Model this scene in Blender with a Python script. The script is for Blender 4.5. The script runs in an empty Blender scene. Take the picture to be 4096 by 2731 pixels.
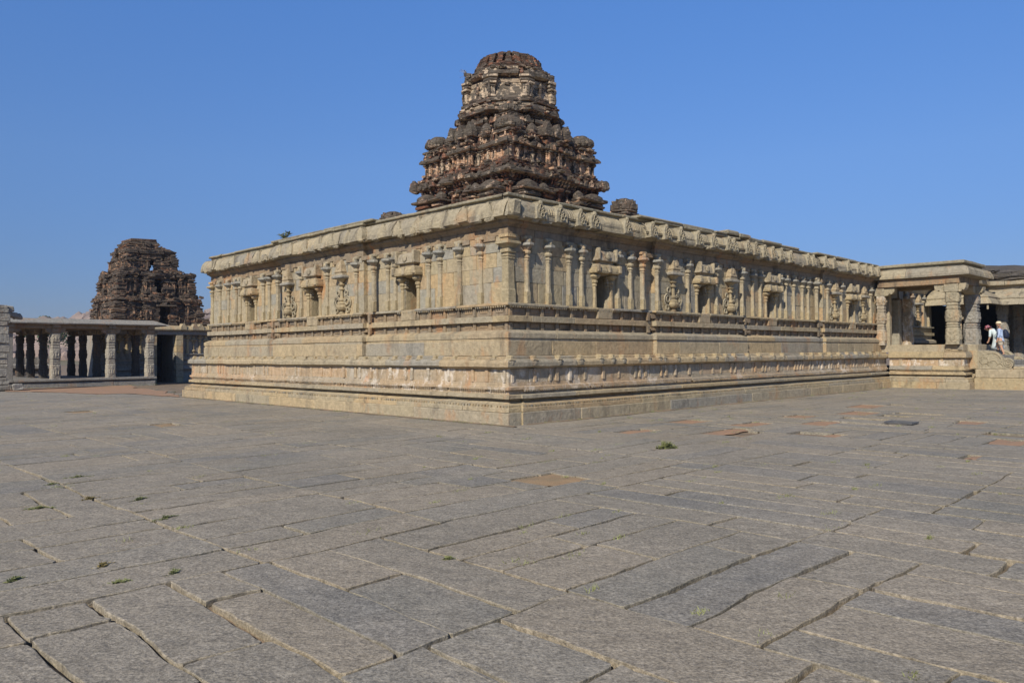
import bpy, bmesh, math, random
from math import sin, cos, pi, radians, sqrt, atan2
from mathutils import Vector, Matrix, noise as mn
random.seed(7)
rnd = random.random
def ru(a, b): return a + (b - a) * random.random()
S = bpy.context.scene
COL = S.collection
# ------------------------------------------------------------------ frame of the temple (u along the right face, v along the left face)
TH = 0.78278
CX0, CY0 = -0.0814, 16.6891
UX, UY = cos(TH), sin(TH)
def uv2w(u, v, z=0.0): return Vector((CX0 + UX*u - UY*v, CY0 + UY*u + UX*v, z))
def smooth(a, b, x):
    t = min(1, max(0, (x-a)/(b-a))); return t*t*(3-2*t)
def gz(u, v): return -0.2*smooth(19, 37, v)
def tag(o, label=None, cat=None, group=None, kind=None):
    if label: o['label'] = label
    if cat: o['category'] = cat
    if group: o['group'] = group
    if kind: o['kind'] = kind
    return o
def empty(name, loc, rz=0.0):
    o = bpy.data.objects.new(name, None); COL.objects.link(o)
    o.location = loc; o.rotation_euler = (0, 0, rz); o.empty_display_size = .3
    return o
# ------------------------------------------------------------------ materials
class G:
    def __init__(s, name):
        s.m = bpy.data.materials.new(name); s.m.use_nodes = True
        s.t = s.m.node_tree; s.t.nodes.clear()
        s.out = s.t.nodes.new('ShaderNodeOutputMaterial')
        s.b = s.t.nodes.new('ShaderNodeBsdfPrincipled')
        s.t.links.new(s.b.outputs[0], s.out.inputs[0])
        s.geo = s.t.nodes.new('ShaderNodeNewGeometry')
        s.b.inputs['Roughness'].default_value = .85
        s.b.inputs['Specular IOR Level'].default_value = .25
    def L(s, a, b): s.t.links.new(a, b)
    def pos(s, scale=(1, 1, 1)):
        if scale == (1, 1, 1): return s.geo.outputs['Position']
        n = s.t.nodes.new('ShaderNodeVectorMath'); n.operation = 'MULTIPLY'
        s.L(s.geo.outputs['Position'], n.inputs[0]); n.inputs[1].default_value = scale
        return n.outputs[0]
    def noise(s, sc, det=4, rough=.55, vec=None, dist=0):
        n = s.t.nodes.new('ShaderNodeTexNoise'); n.inputs['Scale'].default_value = sc
        n.inputs['Detail'].default_value = det; n.inputs['Roughness'].default_value = rough
        n.inputs['Distortion'].default_value = dist
        s.L(vec or s.pos(), n.inputs['Vector']); return n.outputs[0]
    def ramp(s, f, stops, interp='LINEAR'):
        n = s.t.nodes.new('ShaderNodeValToRGB'); n.color_ramp.interpolation = interp
        e = n.color_ramp.elements
        while len(e) < len(stops): e.new(.5)
        for i, (p, c) in enumerate(stops):
            e[i].position = p
            e[i].color = (c, c, c, 1) if not hasattr(c, '__len__') else (*c, 1)
        s.L(f, n.inputs[0]); return n.outputs[0]
    def mix(s, f, a, b, mode='MIX'):
        n = s.t.nodes.new('ShaderNodeMix'); n.data_type = 'RGBA'; n.blend_type = mode
        for k, v in ((0, f), (6, a), (7, b)):
            if isinstance(v, (int, float)): n.inputs[k].default_value = v
            elif isinstance(v, tuple): n.inputs[k].default_value = (*v, 1)
            else: s.L(v, n.inputs[k])
        return n.outputs[2]
    def math(s, op, a, b=0.0):
        n = s.t.nodes.new('ShaderNodeMath'); n.operation = op
        for k, v in ((0, a), (1, b)):
            if isinstance(v, (int, float)): n.inputs[k].default_value = v
            else: s.L(v, n.inputs[k])
        return n.outputs[0]
    def sep(s, v, i):
        n = s.t.nodes.new('ShaderNodeSeparateXYZ'); s.L(v, n.inputs[0]); return n.outputs[i]
    def bump(s, h, dist, strength=1.0, prev=None):
        n = s.t.nodes.new('ShaderNodeBump'); n.inputs['Distance'].default_value = dist
        n.inputs['Strength'].default_value = strength
        s.L(h, n.inputs['Height'])
        if prev: s.L(prev, n.inputs['Normal'])
        return n.outputs[0]
    def done(s, col, nrm=None):
        if isinstance(col, tuple): s.b.inputs['Base Color'].default_value = (*col, 1)
        else: s.L(col, s.b.inputs['Base Color'])
        if nrm: s.L(nrm, s.b.inputs['Normal'])
        return s.m
def stone(name, tones, stain=.5, orange=(.42, .2, .075), dark=.55, white=0.0, grain=1.0, carve=0.0, darkcol=(.07, .062, .052)):
    g = G(name)
    isl = g.geo.outputs['Random Per Island']
    n = len(tones)
    tones = [(t[0]*.93, t[1]*.91, t[2]*.88) for t in tones]
    base = g.ramp(isl, [(i/(n-1), t) for i, t in enumerate(tones)])
    big = g.noise(.7, 3)
    base = g.mix(g.ramp(big, [(.35, 0), (.8, .4)]), base, tones[0])
    mott = g.noise(9, 5, .65)
    base = g.mix(.75, base, g.ramp(mott, [(.25, .62), (.75, 1.3)]), 'MULTIPLY')
    gr = g.noise(70, 3, .7)
    base = g.mix(.6*grain, base, g.ramp(gr, [(.3, .55), (.7, 1.35)]), 'MULTIPLY')
    st = g.noise(1.6, 6, .65, g.pos((1, 1, .42)), .4)
    base = g.mix(g.ramp(st, [(.56, 0), (.7, stain)]), base, orange)
    if white > 0:
        w = g.noise(3.1, 6, .7, g.pos((1, 1, .6)), .6)
        wb = g.noise(.33, 2, .5)
        base = g.mix(g.math('MULTIPLY', g.ramp(w, [(.5, 0), (.58, white)]), g.ramp(wb, [(.42, .12), (.6, 1)])), base, (.80, .73, .62))
    dk = g.noise(2.3, 7, .7, g.pos((1, 1, .5)))
    base = g.mix(g.ramp(dk, [(.56, 0), (.72, dark)]), base, darkcol)
    sk_ = g.noise(2.6, 6, .62, g.pos((1, 1, .16)), .2)
    base = g.mix(g.ramp(sk_, [(.54, 0), (.66, dark*.75)]), base, (.10, .085, .065))
    pit = g.noise(24, 3, .6)
    base = g.mix(g.ramp(pit, [(.24, .5), (.34, 0)]), base, (.09, .08, .07))
    nr = g.bump(gr, .012, .8*grain)
    nr = g.bump(g.noise(14, 5, .65), .035, .8, nr)
    if carve > 0:
        v = g.t.nodes.new('ShaderNodeTexVoronoi'); v.feature = 'SMOOTH_F1'; v.inputs['Scale'].default_value = 9
        g.L(g.pos(), v.inputs['Vector'])
        nr = g.bump(v.outputs[0], .05, carve, nr)
    return g.done(base, nr)
TAN = [(.46, .38, .24), (.38, .345, .27), (.50, .40, .245), (.31, .30, .265), (.45, .365, .22), (.52, .40, .235), (.40, .35, .25), (.47, .345, .20)]
M_ST = stone('granite', TAN)
M_WALL = stone('wall_granite', [(.46, .385, .245), (.36, .345, .285), (.50, .40, .24), (.32, .32, .29), (.44, .37, .23), (.52, .38, .21), (.40, .36, .26), (.48, .34, .19)], stain=.75, orange=(.50, .25, .10), dark=.4)
M_FR = stone('frieze_granite', [(.48, .37, .24), (.42, .37, .28), (.53, .37, .22), (.45, .37, .25)], stain=.85, orange=(.55, .27, .12), white=.6, dark=.35)
M_BEAM = stone('stained_beam', [(.33, .25, .155), (.30, .25, .18), (.35, .25, .15), (.28, .24, .185)], stain=.7, orange=(.43, .2, .08), dark=.9)  # stained stone, base tones also lowered to deepen the darks under the cornice
M_CARV = stone('carved_granite', [(.42, .36, .24), (.37, .33, .235), (.44, .37, .25)], stain=.3, dark=.4, carve=.5)
M_EAVE = stone('eave_granite', [(.46, .385, .25), (.37, .33, .245), (.42, .36, .24), (.31, .285, .23)], stain=.4, dark=.8)
M_CAP = stone('lichen_granite', [(.36, .32, .22), (.30, .275, .2), (.38, .33, .23)], stain=.3, dark=.6)
M_GREY = stone('grey_granite', [(.33, .315, .28), (.29, .28, .255), (.36, .33, .28)], stain=.35, dark=.4)
M_GREYC = stone('grey_carved', [(.35, .33, .28), (.30, .29, .26), (.38, .34, .28)], stain=.45, dark=.4, carve=.5)
def weathered(name, a, b, crust, amount, brick=0.0, lines=1.0):
    """old lime plaster over brick under a dark crust"""
    g = G(name)
    isl = g.geo.outputs['Random Per Island']
    n1 = g.noise(1.7, 6, .68)
    base = g.mix(g.ramp(n1, [(.38, 0), (.6, 1)]), a, b)
    base = g.mix(g.ramp(isl, [(0, 0), (1, .5)]), base, b)
    base = g.mix(.5, base, g.ramp(g.noise(11, 5, .7), [(.25, .5), (.75, 1.4)]), 'MULTIPLY')
    n2 = g.noise(3.1, 7, .72)
    z = g.sep(g.geo.outputs['Normal'], 2)
    up = g.math('MULTIPLY', z, .16)
    f = g.math('ADD', n2, up)
    base = g.mix(g.ramp(f, [(.53 - .22*amount, 0), (.58 - .22*amount, .92)]), base, crust)
    base = g.mix(g.ramp(g.noise(19, 4, .7), [(.3, .55), (.42, 0)]), base, tuple(x*.4 for x in crust))
    base = g.mix(g.ramp(g.noise(6, 5, .7), [(.62, 0), (.7, .55)]), base, (.33, .31, .27))
    nr = g.bump(g.noise(26, 4, .7), .03, .8)
    if lines:
        w = g.noise(4, 4, .6, g.pos((1.3, 1.3, 6.0)))
        nr = g.bump(w, .09, lines, nr)
        w2 = g.noise(5, 3, .6, g.pos((.8, .8, 3.4)))
        base = g.mix(.7, base, g.ramp(w2, [(.35, .55), (.6, 1.3)]), 'MULTIPLY')
    return g.done(base, nr)
TC = (.088, .074, .058)
M_TPL = weathered('tower_plaster', (.68, .50, .34), (.54, .32, .19), TC, .2)
M_TCR = weathered('tower_crust', (.40, .19, .11), (.50, .41, .30), TC, .66)
M_TBR = weathered('tower_brick', (.36, .145, .08), (.25, .125, .075), (.085, .062, .046), .45, lines=1.0)
M_TNK = weathered('tower_neck', (.60, .45, .30), (.46, .36, .25), TC, .12, lines=.4)
M_GPL = weathered('gateway_plaster', (.56, .37, .22), (.40, .20, .11), (.10, .078, .058), .45)
M_GCR = weathered('gateway_crust', (.32, .18, .11), (.33, .26, .19), (.088, .070, .054), .75)
def plain(name, c, rough=.8, bsc=0, bd=0.0, var=.2, vsc=8):
    g = G(name); g.b.inputs['Roughness'].default_value = rough
    base = g.mix(1.0, c, g.ramp(g.noise(vsc, 4), [(.3, 1-var), (.7, 1+var)]), 'MULTIPLY')
    return g.done(base, g.bump(g.noise(bsc, 3), bd, 1) if bsc else None)
def pave_mat(name, light):
    g = G(name)
    isl = g.geo.outputs['Random Per Island']
    c = [(.33, .305, .265), (.36, .33, .285), (.31, .30, .275), (.39, .345, .285), (.34, .315, .275), (.285, .28, .27), (.375, .32, .26)]
    if light: c = [tuple(x*1.02 for x in q) for q in c]; c = [(q[0]*1.05, q[1], q[2]*.85) for q in c]
    base = g.ramp(isl, [(i/6, q) for i, q in enumerate(c)], 'CONSTANT')
    base = g.mix(.12, base, (.34, .31, .27))
    base = g.mix(1.0, base, (.72, .695, .635), 'MULTIPLY')
    base = g.mix(g.ramp(g.noise(.45, 4, .6), [(.35, 0), (.72, .65)]), base, (.38, .325, .25))
    base = g.mix(.9, base, g.ramp(g.noise(5, 6, .7), [(.25, .72), (.75, 1.25)]), 'MULTIPLY')
    fine = g.noise(42, 4, .75)
    base = g.mix(.95, base, g.ramp(fine, [(.32, .5), (.68, 1.45)]), 'MULTIPLY')
    base = g.mix(.8, base, g.ramp(g.noise(17, 5, .75), [(.3, .62), (.7, 1.3)]), 'MULTIPLY')
    sp = g.noise(95, 2, .6)
    base = g.mix(g.ramp(sp, [(.6, 0), (.7, .5)]), base, (.5, .46, .4))
    base = g.mix(g.ramp(sp, [(.28, .55), (.4, 0)]), base, (.06, .06, .062))
    base = g.mix(g.ramp(g.noise(1.3, 7, .75), [(.62, 0), (.75, .35)]), base, (.36, .25, .16))
    nr = g.bump(fine, .012, .8)
    nr = g.bump(g.noise(7, 5, .6), .03, .7, nr)
    return g.done(base, nr)
M_PV = pave_mat('paving_granite', False)
M_PVE = pave_mat('paving_worn_edge', True)
def soil_mat(name, a, b):
    g = G(name)
    base = g.mix(g.ramp(g.noise(2.2, 5, .6), [(.35, 0), (.65, 1)]), a, b)
    base = g.mix(.7, base, g.ramp(g.noise(60, 3, .7), [(.3, .6), (.7, 1.35)]), 'MULTIPLY')
    return g.done(base, g.bump(g.noise(40, 4, .7), .012, .8))
M_SOIL = soil_mat('joint_soil', (.28, .20, .13), (.15, .125, .09))
M_SAND = soil_mat('orange_sand', (.36, .235, .13), (.27, .20, .12))
M_RED = soil_mat('red_earth', (.38, .225, .135), (.30, .20, .13))
M_GRASS = plain('weed_leaf', (.21, .22, .09), .6, var=.4, vsc=30)
M_DRY = plain('dry_weed', (.28, .22, .09), .7, var=.3, vsc=30)
M_SHRUB = plain('shrub_leaf', (.05, .085, .03), .7, var=.4, vsc=1.2)
M_BOULD = stone('boulder_granite', [(.34, .265, .225), (.29, .235, .21), (.37, .28, .23), (.24, .2, .185)], stain=.15, dark=.4, grain=.3)
M_HILL = plain('hill_scrub', (.13, .115, .075), .9, var=.6, vsc=.05)
M_DARKIN = plain('interior_shade', (.022, .02, .018), .9, 6, .02)  # near-black colour stands in for the shade of deep interiors
M_METAL = plain('dark_iron', (.10, .10, .10), .5)
M_PIL = stone('pale_grey_carved', [(.43, .39, .31), (.38, .355, .30), (.45, .40, .30)], stain=.35, dark=.4, carve=.5)
M_SHADED = stone('shaded_granite', [(.10, .09, .08), (.085, .08, .072), (.12, .10, .085)], stain=.3, dark=.5)  # rear colonnade pillars: the deep shade under the roof is painted into the stone colour
M_MOUND = stone('roof_plaster', [(.10, .09, .08), (.085, .078, .07), (.13, .115, .095)], stain=.12, dark=.5)
# ------------------------------------------------------------------ mesh builder
class MB:
    def __init__(s): s.v = []; s.f = []; s.m = []
    def add(s, vs, fs, mi=0):
        o = len(s.v); s.v += [tuple(p) for p in vs]
        for f in fs: s.f.append([i+o for i in f]); s.m.append(mi)
    def rings(s, rs, caps=(True, True), closed=True, mi=0):
        o = len(s.v); n = len(rs[0])
        for r in rs: s.v += [tuple(p) for p in r]
        for k in range(len(rs)-1):
            a = o+k*n; b = a+n
            for i in range(n if closed else n-1):
                j = (i+1) % n
                s.f.append([a+i, a+j, b+j, b+i]); s.m.append(mi)
        if closed:
            if caps[0]: s.f.append([o+i for i in range(n)][::-1]); s.m.append(mi)
            if caps[1]: s.f.append([o+(len(rs)-1)*n+i for i in range(n)]); s.m.append(mi)
    def box(s, x0, x1, y0, y1, z0, z1, b=.012, mi=0, T=None, j=0.0):
        """box with chamfered edges; T maps a local point to the builder's space"""
        b = min(b, (x1-x0)*.3, (y1-y0)*.3, (z1-z0)*.3)
        def ring(z, i): return [(x0+i+b, y0+i, z), (x1-i-b, y0+i, z), (x1-i, y0+i+b, z), (x1-i, y1-i-b, z), (x1-i-b, y1-i, z), (x0+i+b, y1-i, z), (x0+i, y1-i-b, z), (x0+i, y0+i+b, z)]
        rs = [ring(z0, b), ring(z0+b, 0), ring(z1-b, 0), ring(z1, b)]
        if j: rs = [[(p[0]+ru(-j, j), p[1]+ru(-j, j), p[2]+ru(-j, j)) for p in r] for r in rs]
        if T: rs = [[T(*p) for p in r] for r in rs]
        s.rings(rs, mi=mi)
    def lathe(s, cx, cy, prof, n=12, sx=1.0, sy=1.0, mi=0, T=None, rot=0.0, sq=0.0):
        """prof: (z, r); sq pushes the section towards a square"""
        rs = []
        for z, r in prof:
            ring = []
            for i in range(n):
                a = rot + 2*pi*i/n; k = 1.0
                if sq: k = 1 + sq*(1/max(abs(cos(a)), abs(sin(a))) - 1)
                p = (cx+r*k*cos(a)*sx, cy+r*k*sin(a)*sy, z)
                ring.append(T(*p) if T else p)
            rs.append(ring)
        s.rings(rs, mi=mi)
    def build(s, name, mats, parent=None, amp=0.0, sc=3.0, amp2=0.0, sc2=12.0, smooth_=False, z_amp=1.0):
        if amp or amp2:
            nv = []
            for p in s.v:
                q = Vector(p)
                if amp:
                    d = mn.noise_vector(q*sc)*amp; q2 = q + Vector((d.x, d.y, d.z*z_amp))
                else: q2 = q
                if amp2:
                    d = mn.noise_vector(q*sc2)*amp2; q2 = q2 + Vector((d.x, d.y, d.z*z_amp))
                nv.append(tuple(q2))
        else: nv = s.v
        me = bpy.data.meshes.new(name); me.from_pydata(nv, [], s.f)
        if not isinstance(mats, (list, tuple)): mats = [mats]
        for m in mats: me.materials.append(m)
        if len(mats) > 1: me.polygons.foreach_set('material_index', s.m)
        bm = bmesh.new(); bm.from_mesh(me); bmesh.ops.recalc_face_normals(bm, faces=bm.faces); bm.to_mesh(me); bm.free()
        if smooth_: me.polygons.foreach_set('use_smooth', [True]*len(me.polygons))
        me.update()
        o = bpy.data.objects.new(name, me); COL.objects.link(o)
        if parent: o.parent = parent
        return o
def inst(src, parent, loc, rz=0.0, scale=(1, 1, 1)):
    o = src.copy(); COL.objects.link(o); o.parent = parent; o.location = loc; o.rotation_euler = (0, 0, rz); o.scale = scale
    for ch in src.children:
        c = ch.copy(); COL.objects.link(c); c.parent = o
    return o
# --- sweep of a closed section along an axis-aligned path, cut into stones
def offset_path(path, o, closed):
    n = len(path); out = []
    def nrm(a, b):
        dx, dy = b[0]-a[0], b[1]-a[1]; l = math.hypot(dx, dy) or 1
        return (-dy/l, dx/l)          # left of travel = inwards
    for i in range(n):
        if closed or 0 < i < n-1:
            n1 = nrm(path[i-1], path[i]); n2 = nrm(path[i], path[(i+1) % n])
            k = 1+n1[0]*n2[0]+n1[1]*n2[1]
            out.append((path[i][0]+(n1[0]+n2[0])/k*o, path[i][1]+(n1[1]+n2[1])/k*o))
        else:
            n1 = nrm(path[0], path[1]) if i == 0 else nrm(path[-2], path[-1])
            out.append((path[i][0]+n1[0]*o, path[i][1]+n1[1]*o))
    return out
def run(mb, path, prof, closed=False, stone_len=(1.4, 2.6), jit=.006, zj=.003, gap=.008, step=.45, mi=0, skips=(), cuts=None):
    """prof: outer points (o, z) bottom to top, plus the back; every edge of the path becomes mitred stones.
    skips: (edge index, a, b) distances along the edge without stones"""
    n = len(path); offs = [offset_path(path, o, closed) for o, z in prof]
    for e in range(n if closed else n-1):
        A = path[e]; B = path[(e+1) % n]; L = math.hypot(B[0]-A[0], B[1]-A[1])
        if L < .01: continue
        d = ((B[0]-A[0])/L, (B[1]-A[1])/L)
        starts = [((of[e][0]-A[0])*d[0]+(of[e][1]-A[1])*d[1]) for of in offs]
        ends = [((of[(e+1) % n][0]-A[0])*d[0]+(of[(e+1) % n][1]-A[1])*d[1]) for of in offs]
        nx, ny = -d[1], d[0]
        sp = [(0, L)]
        for (ei, a, b) in skips:
            if ei == e:
                ns = []
                for (p, q) in sp:
                    if b <= p or a >= q: ns.append((p, q)); continue
                    if a > p: ns.append((p, a))
                    if b < q: ns.append((b, q))
                sp = ns
        for (p, q) in sp:
            cs = [p]
            while cs[-1] < q:
                l = ru(*stone_len)
                if q-cs[-1]-l < stone_len[0]*.6: cs.append(q); break
                cs.append(cs[-1]+l)
            for k in range(len(cs)-1):
                a, b = cs[k], cs[k+1]
                j = ru(-jit, jit); jz = ru(-zj, zj); j2 = j+ru(-jit, jit)*.5
                m = max(1, int((b-a)/step))
                rs = []
                fr = [0.0]+[t/m for t in range(1, m)]+[1.0]
                ca = cb = False
                if not (a < 1e-6): ca = True
                if not (b > L-1e-6): cb = True
                ts = []
                if ca: ts += [(a+gap/2, 1), (a+gap/2+.012, 0)]
                else: ts += [('s', 0)]
                ts += [(a+(b-a)*f, 0) for f in fr[1:-1]]
                if cb: ts += [(b-gap/2-.012, 0), (b-gap/2, 1)]
                else: ts += [('e', 0)]
                for t, sh in ts:
                    ring = []
                    for i, (o, z) in enumerate(prof):
                        if t == 's': s_ = starts[i]
                        elif t == 'e': s_ = ends[i]
                        else: s_ = min(max(t, starts[i]), ends[i]) if L > 1.2 else t
                        oo = o+(j if t in ('s',) else j2 if t == 'e' else j+(j2-j)*(s_-a)/(b-a))
                        if t in ('s', 'e'): oo = o
                        if sh: oo += .010; 
                        ring.append((A[0]+d[0]*s_+nx*oo, A[1]+d[1]*s_+ny*oo, z+jz))
                    rs.append(ring)
                mb.rings(rs, mi=mi)
def sec(pts, back): return list(pts)+[(back, pts[-1][1]), (back, pts[0][1])]
# ================================================================== TEMPLE
T = empty('temple', (CX0, CY0, 0), TH)
tag(T, 'tan carved granite temple with pilastered walls and dark brick tower, centre of the court', 'temple')
L_ = 17.75; RL = 22.94
BP = .13
P_low = [(24, L_), (0, L_), (0, 0), (.40, 0), (.40, -.05), (RL+.4, -.05)]
P_low2 = [(24, L_), (0, L_), (0, 0), (RL+.4, 0)]
B0, B1 = 5.72, 12.05
P_up = [(24, L_), (0, L_), (0, B1), (-BP, B1), (-BP, B0), (0, B0), (0, 0), (B0, 0), (B0, -BP), (B1, -BP), (B1, 0), (17.0, 0), (17.0, -BP), (RL+.6, -BP)]
def course(mb, pts, back, path, **k):
    run(mb, path, sec(pts, back), **k)
mb = MB()
pl1 = [(0, -.35), (0, .262), (.012, .275)]
course(mb, pl1, .5, P_low, stone_len=(1.8, 2.9), jit=.008)
pl2 = [(.065, .279), (.065, .368), (.072, .378), (.11, .38), (.11, .432), (.16, .44), (.215, .455), (.265, .485), (.33, .515)]
course(mb, pl2, .6, P_low, stone_len=(1.6, 3), jit=.008)
rec1 = [(.34, .51), (.34, .575)]
course(mb, rec1, .7, P_low, stone_len=(3, 5))
fas = [(.18, .571), (.175, .578), (.175, .648), (.182, .655), (.27, .672)]
course(mb, fas, .6, P_low, stone_len=(1.8, 3.2), jit=.01)

PLB = mb
def saw(mb, path, o, z0, z1, dz, pitch=.075, th=.05):
    for e in range(len(path)-1):
        A, B = path[e], path[e+1]; L = math.hypot(B[0]-A[0], B[1]-A[1])
        if L < 1: continue
        d = ((B[0]-A[0])/L, (B[1]-A[1])/L); nx, ny = -d[1], d[0]
        k = int((L-.2)/pitch)
        for i in range(k):
            if rnd() < .05 or not (o+.03 < .12+i*pitch < L-o-.1 or L < 8 and False): continue
            s0 = .12+i*pitch; s1 = s0+pitch*.8
            pts = []
            for (s_, oo, z) in ((s0, o, z1), (s1, o, z1), (s1, o+th, z1), (s0, o+th, z1), (s0+pitch*.25, o+.004, z0+dz*.3), (s1-pitch*.25, o+.004, z0+dz*.3), ((s0+s1)/2, o+th*.6, z0)):
                pts.append((A[0]+d[0]*s_+nx*oo, A[1]+d[1]*s_+ny*oo, z))
            mb.add(pts, [(0, 1, 5, 4), (4, 5, 6), (1, 2, 6, 5), (0, 4, 6, 3), (0, 3, 2, 1)])
saw(PLB, P_low, .085, .36, .432, .03, .10, .04)
PLB.build('plinth', M_ST, T, .010, 2.2, .006, 11)
# frieze band
fr = MB()
saw(fr, P_low, .215, .722, .772, .02, .075, .06)
course(fr, [(.272, .66), (.272, .775)], .6, P_low2, stone_len=(2, 3))
course(fr, [(.205, .768), (.20, .775), (.20, .828), (.255, .845), (.26, .93)], .6, P_low2, stone_len=(1.2, 2.4), jit=.008)
course(fr, [(.275, .93), (.275, 1.235)], .6, P_low2, stone_len=(.7, 1.5), jit=.010)

for (face, lo, hi) in (('L', .35, L_-.3), ('R', .35, RL-.1)):
    s_ = lo
    while s_ < hi:
        w = ru(.07, .12); pr = ru(.02, .045)
        if face == 'L': fr.box(.275-pr, .30, s_, s_+w, .925, 1.235, .01, j=.004)
        else: fr.box(s_, s_+w, .275-pr, .30, .925, 1.235, .01, j=.004)
        s_ += random.choice((ru(.18, .3), ru(.45, .75)))
fr.build('frieze', M_FR, T, .008, 2.5, .005, 12)
# drip moulding (kapota) with small gable heads
kp = MB()
kpp = [(.25, 1.238), (.20, 1.27), (.149, 1.29), (.149, 1.375), (.165, 1.405), (.20, 1.44), (.27, 1.455), (.27, 1.50), (.33, 1.525)]
course(kp, kpp, .75, P_low2, stone_len=(1.3, 2.6), jit=.014, zj=.006)

kp.build('drip_moulding', M_ST, T, .016, 1.9, .008, 10)
nub = MB()
nub.box(-.055, .055, -.11, .05, 1.40, 1.54, .02, j=.006)
nub.box(-.085, .085, -.135, .05, 1.41, 1.47, .02, j=.006)
nub.lathe(0, -.11, [(1.31, .03), (1.34, .07), (1.39, .085), (1.42, .05)], 8, 1, .35)
nubo = nub.build('gable_head', M_ST, T, .006, 9)
first = True
RN = [.27, 1.02, 1.87, 2.66, 3.44, 3.92, 4.37, 5.05, 5.51, 6.02, 6.23, 6.92, 7.69, 8.35, 9.0, 9.6, 10.1, 10.97, 11.73, 12.7, 13.4, 14.95, 15.7, 16.5, 17.3, 18.14, 18.94, 19.84, 20.6, 21.4, 22.2]
for s_ in RN:
    if first: nubo.location = (s_, .27, 0); first = False
    else: inst(nubo, T, (s_, .27, ru(-.01, .01)))
s_ = .7
while s_ < 17.4:
    inst(nubo, T, (.285, s_, ru(-.01, .01)), -pi/2, (1, .8, 1)); s_ += ru(.45, .8)
# dado : plain block course, ledges and recesses
dd = MB()
course(dd, [(.70, 1.5), (.595, 1.532), (.591, 1.54), (.591, 1.862), (.60, 1.872)], 1.1, P_up, stone_len=(1.4, 2.6), jit=.006)
course(dd, [(.615, 1.868), (.615, 1.94)], 1.1, P_up, stone_len=(3, 5))
course(dd, [(.592, 1.937), (.588, 1.943), (.588, 2.05), (.60, 2.063), (.745, 2.135)], 1.1, P_up, stone_len=(1.6, 3.0), jit=.008)

dd.build('dado', M_ST, T, .007, 2.1, .005, 11)
rc = MB()
course(rc, [(.795, 2.13), (.795, 2.325)], 1.2, P_up, stone_len=(1.5, 3))
course(rc, [(.795, 2.468), (.795, 2.70)], 1.2, P_up, stone_len=(1.5, 3))
NL = [4.51, 9.20, 13.65]            # niches on the left face
NR = [4.30, 9.03, 13.72, 20.50]     # and on the right face
def inskip(pos, ns, w=.30): return any(abs(pos-n) < w for n in ns)
def bay(s_, face):
    if B0 < s_ < B1: return BP
    if face == 'R' and s_ > 17.0: return BP
    return 0.0
for face, hi in (('L', L_-.9), ('R', RL-.2)):
    s_ = .83
    while s_ < hi:
        for (z0, z1) in ((2.13, 2.322), (2.47, 2.70)):
            b = bay(s_, face); o = .80-b
            if z0 > 2.4 and inskip(s_, NL if face == 'L' else NR, .34): continue
            if face == 'L': rc.box(o-.055, o+.02, s_-.05, s_+.05, z0, z1, .008, j=.003)
            else: rc.box(s_-.05, s_+.05, o-.055, o+.02, z0, z1, .008, j=.003)
            if rnd() < .85:
                w2 = .27
                if face == 'L': rc.box(o-.02, o+.02, s_+.12, s_+.12+w2, z0+.07, z1-.03, .006)
                else: rc.box(s_+.12, s_+.12+w2, o-.02, o+.02, z0+.07, z1-.03, .006)
        s_ += ru(.46, .60)
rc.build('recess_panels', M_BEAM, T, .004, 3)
# edge indices of P_up: 0 (0,L..B1) 2 (bay) 4 (0,B0..0) 5 (R 0..B0) 7 bay 9 (B1..17) 11 (17..)
def skipsfor(w):
    sk = []
    for n in NL:
        if n < B0: sk.append((5, B0-n-w, B0-n+w))
        elif n < B1: sk.append((3, B1-n-w, B1-n+w))
        else: sk.append((1, L_-n-w, L_-n+w))
    for n in NR:
        if n < B0: sk.append((6, n-w, n+w))
        elif n < B1: sk.append((8, n-B0-w, n-B0+w))
        elif n < 17: sk.append((10, n-B1-w, n-B1+w))
        else: sk.append((12, n-17-w, n-17+w))
    return sk
lg = MB()
course(lg, [(.68, 2.322), (.676, 2.328), (.676, 2.455), (.685, 2.465)], 1.1, P_up, stone_len=(1.4, 2.6), jit=.008)
course(lg, [(.69, 2.702), (.676, 2.708), (.676, 2.748), (.70, 2.765)], 1.1, P_up, stone_len=(1.6, 3), jit=.006, skips=skipsfor(.30))
saw(lg, P_up, .690, 2.655, 2.705, .02, .078, .07)
lg.build('ledges', M_ST, T, .006, 2.3, .004, 11)
# wall of dressed blocks
wl = MB()
zs = [2.76, 3.27, 3.625, 3.97, 4.20, 4.37]
for k in range(len(zs)-1):
    sk = skipsfor(.275) if zs[k] < 3.6 else ()
    run(wl, P_up, [(.805, zs[k]+.003), (.805, zs[k+1]-.004), (1.15, zs[k+1]-.004), (1.15, zs[k]+.003)], stone_len=(.55, 1.15), jit=.008, gap=.016, step=2, skips=sk)
# core behind the joints
run(wl, P_up, [(.83, 2.76), (.83, 4.37), (1.2, 4.37), (1.2, 2.76)], stone_len=(40, 41), step=60, skips=skipsfor(.28))

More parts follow.
